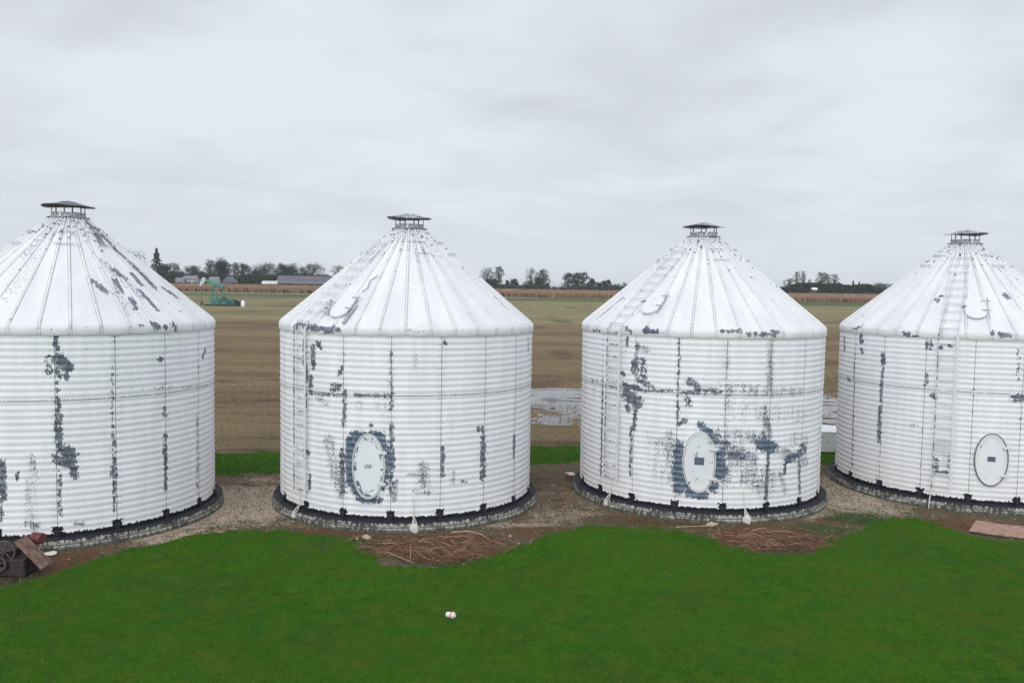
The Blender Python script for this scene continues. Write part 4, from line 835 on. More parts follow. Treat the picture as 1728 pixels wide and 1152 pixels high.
    # ---- oval wall door
    if door and 'az' in door:
        a0 = math.radians(door['az']); z0 = door['z']; hu, hv = door['hu'], door['hv']; k_ = 56
        def wp(du, dz, dr): return cyl(a0 + du / R0, R0 + dr, z0 + dz)
        mb = MB(); v = []; f = []; uvs = []
        lay = [(1.0, .010), (1.0, .032), (.97, .036), (.93, .029), (.80, .027), (.55, .032), (.28, .036)]
        for s_, dr in lay:
            for j in range(k_):
                tt = 2 * math.pi * j / k_; du = hu * s_ * math.cos(tt); dz = hv * s_ * math.sin(tt); v.append(wp(du, dz, dr)); uvs.append((du + a0 * 3 - so * 3, dz + z0))
        for q_ in range(len(lay) - 1):
            for j in range(k_): f.append((q_ * k_ + j, q_ * k_ + (j + 1) % k_, (q_ + 1) * k_ + (j + 1) % k_, (q_ + 1) * k_ + j))
        f.append(tuple(range((len(lay) - 1) * k_, len(lay) * k_)))
        mb.add(v, f, uvs); dob = mb.build('door', door['mat'], t, True)
        dob.data.materials.append(door['edge'])
        for p_ in list(dob.data.polygons)[2 * k_:4 * k_]: p_.material_index = 1
        va = np.array([(p_[0], p_[1], p_[2]) for p_ in v])
        ring = MB(); ring.tube([wp(hu * 1.07 * math.cos(2 * math.pi * j / k_), hv * 1.035 * math.sin(2 * math.pi * j / k_), .034) for j in range(k_ + 1)], .011, 6, False)
        ring.build('rim', door['rim'], dob, True)
        for hz in (.30, -.36):
            mb = MB(); mb.box(wp(hu * math.sqrt(1 - (hz / hv) ** 2) + .02, hz, .065), (.085, .016, .028), Matrix.Rotation(a0 + hu / R0, 3, 'Z'), .006)
            mb.tube([wp(hu * math.sqrt(1 - (hz / hv) ** 2) + .05, hz - .05, .075), wp(hu * math.sqrt(1 - (hz / hv) ** 2) + .05, hz + .05, .075)], .013, 6)
            mb.build('hinge', CHIP, dob)
        if door.get('plate'):
            pw, phh = door['plate']; mb = MB(); mb.box(wp(.0, .02, .040), (pw, .004, phh), Matrix.Rotation(a0, 3, 'Z'), .002); mb.build('nameplate', PLATE, dob)
        if door.get('flake'):   # shreds of old paper label left on the door
            rr_ = random.Random(8); mb = MB()
            for _ in range(1):
                mb.box(wp(0, 0, .0375), (.085, .0015, .045), Matrix.Rotation(a0, 3, 'Z'), .001)
            for _ in range(0):
                mb.box(wp(rr_.uniform(-.11, .11), rr_.uniform(-.07, .09), .038), (rr_.uniform(.006, .02), .003, rr_.uniform(.004, .009)), Matrix.Rotation(a0, 3, 'Z'), .001)
            mb.build('label_remains', chipped('label_scraps', .50, (.66, .66, .68), (.13, .14, .16), 30), dob)
    # ---- cable anchors: lump of white caulk on the base with a strap going up
    for ba, kind_ in blobs:
        a = math.radians(ba); off = Vector((math.cos(a), math.sin(a), 0)); mb = MB()
        if kind_ == 'pipe':
            mb.tube([cyl(a, 3.03, .50), cyl(a, 3.09, .33), cyl(a, 3.215, .20), cyl(a, 3.235, -.03)], .014, 6)
        else:
            k2 = 1.0 if kind_ == 'big' else .55
            mb.lathe([(0, -.10 * k2), (.075 * k2, -.09 * k2), (.095 * k2, -.01), (.080 * k2, .045 * k2), (.05 * k2, .075 * k2), (0, .08 * k2)], 12, cyl(a, 3.205, .115), None, lambda p, tt, r: Vector((p.x * (1 + .2 * math.sin(3 * tt)), p.y * .6, p.z * (1 + .15 * math.sin(2 * tt + 1)))))
            mb.tube([cyl(a, 3.22, .17), cyl(a - .008, 3.15, .24), cyl(a - .004, 3.05, .34), cyl(a - .012, 3.03, .72)], [.018 * k2 + .004, .014, .010, .006], 6)
            mb.tube([cyl(a + .012, 3.22, .16), cyl(a + .010, 3.14, .22), cyl(a + .0, 3.06, .31)], [.014, .011, .006], 6)
            mb.tube([cyl(a - .018, 3.22, .15), cyl(a - .014, 3.15, .22), cyl(a - .003, 3.06, .30)], [.011, .009, .006], 6)
        mb.build('cable_anchor', CAULK, t, True)
    return t

DOOR_PAINT = chipped('door_paint', .72, (.68, .70, .72), sc=9)
DOOR_OLD = chipped('old_door_paint', .60, (.64, .66, .66), (.13, .14, .16), 7)
EDGE_B = chipped('worn_blue_edge', .535, (.64, .66, .68), (.10, .125, .165), 6); EDGE_D = chipped('worn_dark_edge', .62, (.64, .65, .66), (.12, .13, .145), 7)
make_bin(0, 'largest looking white bin at the left edge, roof flaking to grey on its right side', 2.6, 7.9, None, None, None, (-80, -33, 23, 69.5), ((15.0, 'big'),), CAP[0], 3)
make_bin(1, 'white bin second from the left, with a blue grey bare patch round its oval door', .5, 6.0, -41.5, (-25.5, 4.66, True),
         dict(az=-8.4, z=1.355, hu=.325, hv=.66, lad_z=.62, mat=DOOR_PAINT, rim=CHIP, edge=EDGE_B, flake=True), (-86, 22.4, 71), ((10.0, 'big'), (-42.4, 'small')), CAP[1], 5)
make_bin(2, 'most heavily flaked white bin, third from the left, bare metal beside its oval door', -1.35, 3.7, -52.3, (-39.6, 4.80, False),
         dict(az=-11.6, z=1.33, hu=.33, hv=.66, lad_z=.66, mat=DOOR_OLD, rim=CHIP, edge=EDGE_D, plate=(.105, .085)), (-88, 10.7, 62), ((8.1, 'big'), (-52.4, 'small')), CAP[1], 9)
make_bin(3, 'rightmost white bin, ladder with a mesh panel left of its oval door', -1.8, 4.0, -32.8, (-21.3, 4.80, False),
         dict(az=-13.4, z=1.275, hu=.335, hv=.60, lad_z=.50, mat=DOOR_PAINT, rim=DARKGALV, edge=EDGE_D, plate=(.085, .06)), (-80, 14.7, 62), ((-36.8, 'pipe'),), CAP[1], 14)
# mesh panel fixed into the fourth bin's ladder
b4 = [o for o in C.objects if o.name == 'grain_bin.003'][0]
a = math.radians(-32.8); M = Matrix.Rotation(a, 3, 'Z'); mb = MB()
for q_ in range(9): mb.box(cyl(a, 3.118, 1.60) + Vector((math.cos(a), math.sin(a), 0)) * (-.18 + .045 * q_), (.004, .003, .14), M, .001)
for q_ in range(7): mb.box(cyl(a, 3.124, 1.47 + .045 * q_), (.185, .003, .004), M, .001)
mb.build('mesh_panel', CHIP, b4)

# ------------------------------------------------------------ small things in the yard
def quad_slab(name, corners, th, mat, label, cat, lift=.02, tilt=0.0):
    mb = MB(); n = len(corners); v = []
    cxm = sum(c_[0] for c_ in corners) / n; cym = sum(c_[1] for c_ in corners) / n; z0 = gz(cxm, cym) + lift
    for dz, k_ in ((0, 1), (th * .8, 1), (th, .985)):
        v += [Vector(((x - cxm) * k_, (y - cym) * k_, dz + tilt * (y - cym))) for x, y in corners]
    f = [tuple(range(n))[::-1]]
    for q_ in range(2):
        for j in range(n): f.append((q_ * n + j, q_ * n + (j + 1) % n, (q_ + 1) * n + (j + 1) % n, (q_ + 1) * n + j))
    f.append(tuple(range(2 * n, 3 * n))); mb.add(v, f)
    return tag(mb.build(name, mat, loc=(cxm, cym, z0)), label, cat)
BOARD = plain('weathered_plywood', (.34, .20, .155), .9, 0, .35, 5, .004, (1, 4, 1))
quad_slab('plywood_board', [(9.98, 17.86), (10.25, 17.68), (10.83, 17.42), (11.2, 17.45), (11.6, 18.0), (11.38, 18.2), (10.95, 18.34), (10.55, 18.62)], .03, BOARD, 'weathered pinkish plywood sheet lying on the soil at the lower right', 'board', .03, .02)
quad_slab('wood_chip', [(4.30, 18.00), (4.42, 17.93), (4.58, 18.05), (4.44, 18.13)], .03, plain('pale_wood', (.50, .36, .27), .9, 0, .2, 8), 'small pale pinkish wood offcut at the left end of the twigs before the third bin', 'wood offcut', .02, .15)
mb = MB(); mb.lathe([(0, -.01), (.10, -.01), (.118, .004), (.112, .016), (.06, .012), (0, .016)], 18, (0, 0, 0), None, lambda p, t, r: p * (1 + .10 * math.sin(3 * t) + .05 * math.sin(7 * t)))
o = mb.build('plastic_lid', plain('dirty_white_plastic', (.72, .70, .62), .6, 0, .12, 25, .006), None, True, (-8.58, 15.38, gz(-8.58, 15.38) + .02)); o.rotation_euler.z = .4
tag(o, 'flat dirty white round lid on the soil beside the rusty machine', 'lid')
brick = thing('brick', (1.66, 22.3, gz(1.66, 22.3)), 'reddish block with a pale top lying just left of the third bin base', 'brick', rz=.35)
mb = MB(); mb.box((0, 0, .07), (.10, .16, .07), None, .01); mb.build('body', plain('red_brick', (.16, .075, .06), .9, 0, .3, 20, .004), brick)
mb = MB(); mb.box((0, 0, .151), (.104, .165, .010), None, .003); mb.build('top_slate', plain('pale_slate', (.55, .52, .50), .8, 0, .15, 20), brick)
# paper cup lying on the lawn
cup = thing('paper_cup', (-.89, 12.73, gz(-.89, 12.73) + .045), 'small crumpled white drink cup with a pink end lying on the lawn', 'cup')
M = Matrix.Rotation(math.radians(-38), 3, 'Z') @ Matrix.Rotation(math.radians(82), 3, 'Y') @ Matrix.Scale(1.12, 3)
wr = lambda p, t, r: Vector((p.x * (1 + .08 * math.sin(3 * t)), p.y * (1 - .05 * math.sin(2 * t)), p.z))
mb = MB(); mb.lathe([(0, -.06), (.034, -.058), (.037, -.02), (.041, .02), (.043, .05)], 18, (0, 0, 0), M, wr); mb.build('cup_wall', plain('white_paper', (.78, .77, .78), .5, 0, .06, 30), cup, True)
mb = MB(); mb.lathe([(.0415, .022), (.0435, .024), (.0445, .048), (.0425, .05)], 18, (0, 0, 0), M, wr); mb.build('pink_band', plain('pink_print', (.50, .12, .20), .5, 0, .2, 40), cup, True)
mb = MB(); mb.lathe([(.046, .048), (.047, .060), (.030, .070), (.022, .090), (0, .092)], 18, (0, 0, 0), M, wr); mb.build('lid', plain('cream_plastic', (.75, .60, .50), .4, 0, .1, 30), cup, True)

# white painted steel box behind, in the gap between the third and fourth bins
wb = thing('storage_box', (10.0, 27.0, 0), 'white painted steel box with a sloping lid between the third and fourth bins', 'box', rz=-.12)
WBP = chipped('box_paint', .60, (.70, .72, .74), (.12, .14, .17), 5)
mb = MB(); mb.box((0, 0, .36), (.62, .45, .32), None, .02)
for sx_ in (-.5, .5): mb.box((sx_, 0, .03), (.05, .40, .03))
mb.build('body', WBP, wb)
mb = MB(); v = [(-.64, -.47, .685), (.64, -.47, .685), (.64, .47, .685), (-.64, .47, .685), (-.64, -.47, .70), (.64, -.47, .70), (.64, .47, .76), (-.64, .47, .86), (-.20, -.05, .86), (.25, .0, .80)]
mb.add(v, [(3, 2, 1, 0), (0, 1, 5, 4), (1, 2, 6, 5), (2, 3, 7, 6), (3, 0, 4, 7), (4, 5, 9, 8), (5, 6, 9), (6, 7, 8, 9), (7, 4, 8)]); mb.build('lid', plain('bright_white', (.80, .80, .80), .5, 0, .06, 6), wb)
mb = MB(); mb.tube([(-.08, -.47, .55), (-.08, -.50, .55), (.08, -.50, .55), (.08, -.47, .55)], .01, 6); mb.build('handle', DARKGALV, wb)

# rusty machine at the left edge
RUST = plain('rusty_iron', (.105, .062, .046), .85, .1, .5, 14, .006); DRUST = plain('dark_rusty_iron', (.040, .028, .026), .85, .1, .5, 10, .006)
RPLATE = plain('rusty_plate', (.195, .125, .098), .85, .0, .4, 9, .004); REDP = plain('faded_red_paint', (.12, .032, .030), .7, .0, .4, 14)
IRON = plain('grey_iron', (.085, .070, .060), .8, .1, .35, 20)
mc = thing('corn_sheller', (-8.75, 14.35, gz(-8.75, 14.35)), 'rusty old farm machine with spoked wheels and a tilted chute, lower left', 'machine')
mb = MB(); mb.box((0, .10, .16), (.38, .26, .15), None, .02)
mb.box((-.12, .10, .37), (.24, .20, .10), Matrix.Rotation(.12, 3, 'Y'), .02)
for sx_ in (-.33, .34):
    for sy_ in (-.12, .32): mb.box((sx_, sy_, .0), (.03, .03, .10))
mb.build('body', DRUST, mc)
M = Matrix.Rotation(math.radians(46), 3, 'Y')
ch = MB(); ch.box((.46, -.05, .40), (.33, .14, .014), M, .004)
for sy_ in (-.19, .09): ch.box(Vector((.46, sy_, .40)) + M @ Vector((0, 0, .02)), (.33, .010, .030), M, .004)
ch.build('chute', RPLATE, mc)
mb = MB(); mb.lathe([(0, -.10), (.095, -.10), (.10, -.09), (.10, .09), (.095, .10), (0, .10)], 20, (.40, .22, .58), Matrix.Rotation(math.radians(90), 3, 'Y') @ Matrix.Rotation(.2, 3, 'X')); mb.build('drum', REDP, mc, True)
def wheel(c_, r, spokes, name='flywheel'):
    M = Matrix.Rotation(math.radians(90), 3, 'X'); mb = MB(); c_ = Vector(c_)
    rim = []
    mb.tube([c_ + M @ Vector((r * math.cos(2 * math.pi * j / 28), r * math.sin(2 * math.pi * j / 28), 0)) for j in range(29)], .020, 8, False)
    for j in range(spokes):
        t_ = 2 * math.pi * j / spokes + .3; mb.tube([c_, c_ + M @ Vector((r * math.cos(t_), r * math.sin(t_), 0))], [.016, .010], 6)
    mb.lathe([(0, -.04), (.035, -.04), (.035, .04), (0, .04)], 12, c_, M); w = mb.build(name, IRON, mc, True); return w
wheel((-.04, -.22, .25), .125, 5); wheel((.02, -.14, .44), .185, 6)
mb = MB(); mb.tube([(.02, -.18, .44), (.02, .34, .44)], .016, 8); mb.tube([(-.04, -.25, .25), (-.04, .1, .25)], .014, 8); mb.build('axle', RUST, mc, True)
mb = MB(); mb.tube([(-.28, -.2, .5), (-.38, -.2, .62), (-.38, -.34, .63)], .012, 6); mb.build('crank', RUST, mc, True)

# ------------------------------------------------------------ pumpjack
TEAL = plain('teal_paint', (.060, .200, .150), .6, 0, .3, 1.2); DTEAL = plain('dark_teal_paint', (.030, .11, .095), .6, 0, .3, 1.2)
PALE = plain('faded_white_paint', (.42, .46, .48), .6, 0, .3, 1.5); BLK = plain('black_iron', (.02, .022, .025), .6, 0, .3, 3)
pj = thing('pumpjack', (-66.5, 188, 0), 'green oil pumpjack with a white horsehead standing in the far stubble field', 'pumpjack')
mb = MB(); mb.box((1.6, 0, .18), (4.0, 1.2, .18), None, .03); mb.build('skid', BLK, pj)
for nm_, c_, h_ in (('gear_housing', (.75, 0, 1.0), (1.55, .75, .72)), ('belt_guard', (3.3, 0, .85), (.95, .6, .62))):
    mb = MB(); mb.box(c_, h_, None, .12); mb.build(nm_, DTEAL if nm_ == 'belt_guard' else TEAL, pj)
PV = Vector((-.55, 0, 4.55)); AX = (Vector((1.6, 0, 4.28)) - Vector((-2.6, 0, 5.72))).normalized()
for sy_ in (-1, 1):
    for x_ in (-1.55, .75):
        mb = MB(); mb.tube([(x_, 1.0 * sy_, .3), (-.65, .25 * sy_, 4.45)], .10, 6); mb.build('leg', TEAL, pj)
mb = MB(); mb.tube([(-1.25, .75, 1.5), (-1.25, -.75, 1.5)], .06, 6); mb.tube([(-1.05, .55, 2.6), (-1.05, -.55, 2.6)], .06, 6); mb.tube([(-1.0, 0, 2.7), (1.6, 0, 2.0)], .05, 6); mb.build('cross_brace', TEAL, pj)
ang = math.atan2(AX.z, AX.x); Mb = Matrix.Rotation(-ang, 3, 'Y')
mb = MB(); mb.box(Vector((-.45, 0, 4.98)), (2.25, .22, .36), Mb, .05); mb.box(PV + Vector((0, 0, .0)), (.30, .35, .22)); mb.build('walking_beam', TEAL, pj)
hd = MB()
HP = [(-2.75, 6.35), (-3.15, 6.22), (-3.42, 5.9), (-3.58, 5.4), (-3.68, 4.8), (-3.68, 4.2), (-3.36, 4.25), (-3.05, 4.85), (-2.6, 5.25), (-2.42, 5.8), (-2.5, 6.25)]; v = []
for sy_ in (-.24, .24): v += [Vector((x_, sy_, z_)) for x_, z_ in HP]
n_ = len(HP); f = [tuple(range(n_)), tuple(range(n_, 2 * n_))[::-1]] + [(j, j + n_, (j + 1) % n_ + n_, (j + 1) % n_) for j in range(n_)]
hd.add(v, f); hd.build('horsehead', PALE, pj)
mb = MB(); mb.tube([(-3.35, 0, 4.6), (-3.4, 0, .7)], .035, 5); mb.build('bridle_cable', BLK, pj)
mb = MB(); mb.tube([(-3.4, 0, 0), (-3.4, 0, 1.1)], .13, 8); mb.tube([(-3.4, 0, .6), (-2.9, 0, .6)], .10, 8); mb.tube([(-3.75, 0, .35), (-3.0, 0, .35)], .09, 8); mb.build('wellhead', BLK, pj)
for sy_ in (-1, 1):
    mb = MB(); mb.tube([(1.55, .6 * sy_, 4.3), (1.7, .75 * sy_, 1.6)], .07, 6); mb.build('pitman_arm', TEAL, pj)
    mb = MB(); mb.box((1.35, .85 * sy_, 1.3), (.95, .10, .30), Matrix.Rotation(-.7, 3, 'Y'), .05); mb.build('counterweight', DTEAL, pj)
mb = MB()
for x_ in (-.8, .9, 2.6, 4.2): mb.tube([(x_, -1.25, .3), (x_, -1.25, 2.0)], .045, 5)
mb.tube([(-.8, -1.25, 2.0), (4.2, -1.25, 2.0)], .045, 5); mb.tube([(-.8, -1.25, 1.2), (4.2, -1.25, 1.2)], .035, 5); mb.build('guard_rail', TEAL, pj)
eng = MB(); eng.box((4.75, 0, .75), (.55, .5, .40), None, .1); eng.lathe([(0, -.3), (.4, -.3), (.4, .3), (0, .3)], 14, (4.3, 0, 1.1), Matrix.Rotation(math.radians(90), 3, 'X')); eng.tube([(5.9, 0, 0), (5.9, 0, 1.45)], .12, 6); eng.box((5.4, 0, .35), (.6, .4, .2), None, .05); eng.build('engine', BLK, pj)
tk = thing('small_tank', (-59.9, 186, 0), 'small white round topped tank right of the green pumpjack', 'tank')
mb = MB(); mb.lathe([(.42, 0), (.45, .05), (.45, .95), (.36, 1.18), (.18, 1.30), (0, 1.33)], 20); mb.build('shell', plain('white_tank', (.78, .78, .78), .5, 0, .05, 2), tk, True)
mb = MB(); mb.tube([(.0, 0, 1.3), (0, 0, 1.42)], .08, 8); mb.build('cap', GALV, tk)

# ------------------------------------------------------------ corn, hedges, trees, farm buildings
def sheet_stalks(name, label, n, x0, x1, y0, y1, h, w, cols, seed, lean=.15):
    r = np.random.RandomState(seed); x = r.uniform(x0, x1, n); y = y0 + (y1 - y0) * r.rand(n) ** 1.8
    z = ground_z(x, y); hh = h * r.uniform(.8, 1.12, n); a = r.uniform(0, 6.28, n); ww = w * .5
    V = np.zeros((n, 4, 3)); dx, dy = np.cos(a) * ww, np.sin(a) * ww; lx = r.normal(0, lean, n)
    V[:, 0] = np.stack([x - dx, y - dy, z], -1); V[:, 1] = np.stack([x + dx, y + dy, z], -1)
    V[:, 2] = np.stack([x + dx + lx, y + dy, z + hh], -1); V[:, 3] = np.stack([x - dx + lx, y - dy, z + hh * r.uniform(.85, 1, n)], -1)
    m, g, b = material(name + '_leaf')
    c = g.mix(g.attr('var'), cols[0], cols[1]); c = g.mix(g.step(g.noise(g.scale(g.pos(), (.02, .05, 0)), 1.0, 4, .6), .4, .6), c, cols[2])
    g.l.new(c, b.inputs['Base Color']); b.inputs['Roughness'].default_value = .8
    return tag(np_mesh(name, V.reshape(-1, 3), np.arange(n * 4).reshape(n, 4), m, attrs={'var': np.repeat(r.rand(n), 4)}), label, 'crop', kind='stuff')
sheet_stalks('corn_field', 'ripe reddish brown corn standing in a long band before the trees', 90000, -520, 560, 472, 600, 2.3, .9, ((.15, .082, .050), (.33, .21, .135), (.25, .16, .10)), 21)
mb = None
def canopy(name, label, x0, x1, y0, y1, top, seed, nx_, ny_, mat, kind='stuff'):
    xg = np.linspace(x0, x1, nx_); yg = np.linspace(y0, y1, ny_); A, B_ = np.meshgrid(xg, yg, indexing='ij')
    z = ground_z(A, B_) + top + (fnoise(A * .2, B_ * .2, seed, 3) - .5) * .7
    z[:, 0] = ground_z(A[:, 0], B_[:, 0]); z[:, -1] = ground_z(A[:, -1], B_[:, -1])
    idn = np.arange(nx_ * ny_).reshape(nx_, ny_); F = np.stack([idn[:-1, :-1], idn[1:, :-1], idn[1:, 1:], idn[:-1, 1:]], -1).reshape(-1, 4)
    return tag(np_mesh(name, np.stack([A, B_, z], -1).reshape(-1, 3), F, mat), label, 'crop', kind=kind)
m, g, b = material('corn_mass')
c = g.mix(g.step(g.noise(g.scale(g.pos(), (.4, .12, .4)), 1.0, 5, .7), .35, .65), (.15, .092, .058), (.30, .20, .13))
g.l.new(c, b.inputs['Base Color']); b.inputs['Roughness'].default_value = .9
canopy('corn_rows', 'dense inner rows of ripe brown corn behind the front stalks', -700, 760, 474, 604, 1.95, 5, 500, 40, m)

def leaf_quads(P, s, r, squash=1.0):
    n = len(P); d = r.normal(size=(n, 3)); d /= np.linalg.norm(d, axis=1)[:, None]
    e = r.normal(size=(n, 3)); e -= (e * d).sum(1)[:, None] * d; e /= np.linalg.norm(e, axis=1)[:, None]; f_ = np.cross(d, e)
    sz = s * r.uniform(.6, 1.3, n)[:, None]
    V = np.stack([P - e * sz, P - f_ * sz * .7, P + e * sz, P + f_ * sz * .7], 1)
    return V.reshape(-1, 3), np.arange(n * 4).reshape(n, 4)
def leaf_mat(name, lo, hi):
    m, g, b = material(name); g.l.new(g.mix(g.attr('var'), lo, hi), b.inputs['Base Color']); b.inputs['Roughness'].default_value = .8
    b.inputs['Specular IOR Level'].default_value = .2; return m
LEAF = {'dense': leaf_mat('dark_foliage', (.014, .023, .018), (.030, .046, .030)), 'dome': leaf_mat('darkest_foliage', (.011, .019, .016), (.024, .035, .025)),
        'leafy': leaf_mat('mid_foliage', (.020, .034, .022), (.046, .068, .040)), 'thin': leaf_mat('grey_green_foliage', (.024, .036, .026), (.052, .068, .044)),
        'sparse': leaf_mat('autumn_foliage', (.044, .052, .032), (.090, .100, .060)), 'spruce': leaf_mat('spruce_foliage', (.014, .026, .020), (.032, .048, .034))}
BARK = plain('bark', (.060, .050, .042), .9, 0, .3, 3)
def tree(x, y, h, w, kind_, label, seed):
    r = np.random.RandomState(seed); z0 = gz(x, y) - .3
    sp = kind_ == 'spruce'
    t = thing('spruce_tree' if sp else 'tree', (x, y, z0), label, 'tree', 'conifers along the far edge of the fields' if sp else 'trees along the far edge of the fields')
    pr = random.Random(seed); mb = MB()
    lr = max(.18, h * .014)
    if sp:
        mb.tube([(0, 0, 0), (0, 0, h * .97)], [lr * 1.3, lr * .2], 6)
        P = []; n = int(2000 if h > 20 else 500)
        for k_ in range(n):
            q_ = r.rand() ** .8; zz = h * (.06 + .94 * q_); lay = .62 + .38 * (1 - ((q_ * 11) % 1.0)); rr = w * .55 * (1 - q_) ** .8 * lay * (1 + .25 * math.sin(q_ * 40)) + .25; a = r.rand() * 6.28
            f_ = r.rand() ** .4; P.append((rr * f_ * math.cos(a), rr * f_ * math.sin(a), zz - rr * f_ * .18))
        P = np.array(P); V_, F_ = leaf_quads(P, .62 if h > 20 else .4, r)
    else:
        sparse = {'dense': 0, 'dome': 0, 'leafy': .35, 'thin': .65, 'sparse': 1.0}[kind_]
        base = h * {'dense': .08, 'dome': .04, 'leafy': .14, 'thin': .22, 'sparse': .30}[kind_]
        mb.tube([(0, 0, 0), (pr.uniform(-.3, .3), 0, h * .4), (pr.uniform(-.6, .6), 0, h * .8)], [lr * 1.4, lr, lr * .3], 6)
        base = max(base, h - w * {'dense': 1.9, 'dome': 1.7, 'leafy': 1.8, 'thin': 1.8, 'sparse': 1.7}[kind_])
        nb = int(12 + 13 * (h / 20) + 8 * sparse); cen = []
        for k_ in range(nb):
            q_ = (k_ + pr.random()) / nb; zz = base + (h - w * .20 - base) * (q_ ** .85)
            env = math.sin(math.pi * min(1, (.16 + .80 * q_))) ** .55 if kind_ != 'dome' else (1 - q_ ** 2.2) ** .6
            a = k_ * 2.4 + pr.uniform(-.5, .5); rr = w * .56 * env * (pr.uniform(.25, 1.0) if sparse else pr.uniform(.1, .85))
            cen.append((rr * math.cos(a), rr * math.sin(a), zz + pr.uniform(-.06, .04) * w))
            mb.tube([(0, 0, max(h * .12, zz * .55)), (rr * .5 * math.cos(a), rr * .5 * math.sin(a), zz * .8), cen[-1]], [lr * .5, lr * .28, lr * .12], 4, False)
        cen = np.array(cen); crad = w * (.25 - .09 * sparse)
        n = int(np.clip(w * (h - base) * (10.0 - 5.2 * sparse), 150, 5200))
        ci = r.randint(0, len(cen), n); d = r.normal(size=(n, 3)); d /= np.linalg.norm(d, axis=1)[:, None]
        P = cen[ci] + d * (r.rand(n)[:, None] ** .5) * crad * r.uniform(.7, 1.4, (n, 1)) * np.array([1, 1, .8])
        P[:, 2] = np.where(P[:, 2] > h, h - r.rand(n) * w * .35, np.maximum(P[:, 2], base * .5))
        V_, F_ = leaf_quads(P, .58 - .20 * sparse, r)
    mb.build('trunk', BARK, t, True)
    np_mesh('crown', V_, F_, LEAF[kind_], t, attrs={'var': np.repeat(r.rand(len(F_)), 4)})
    return t
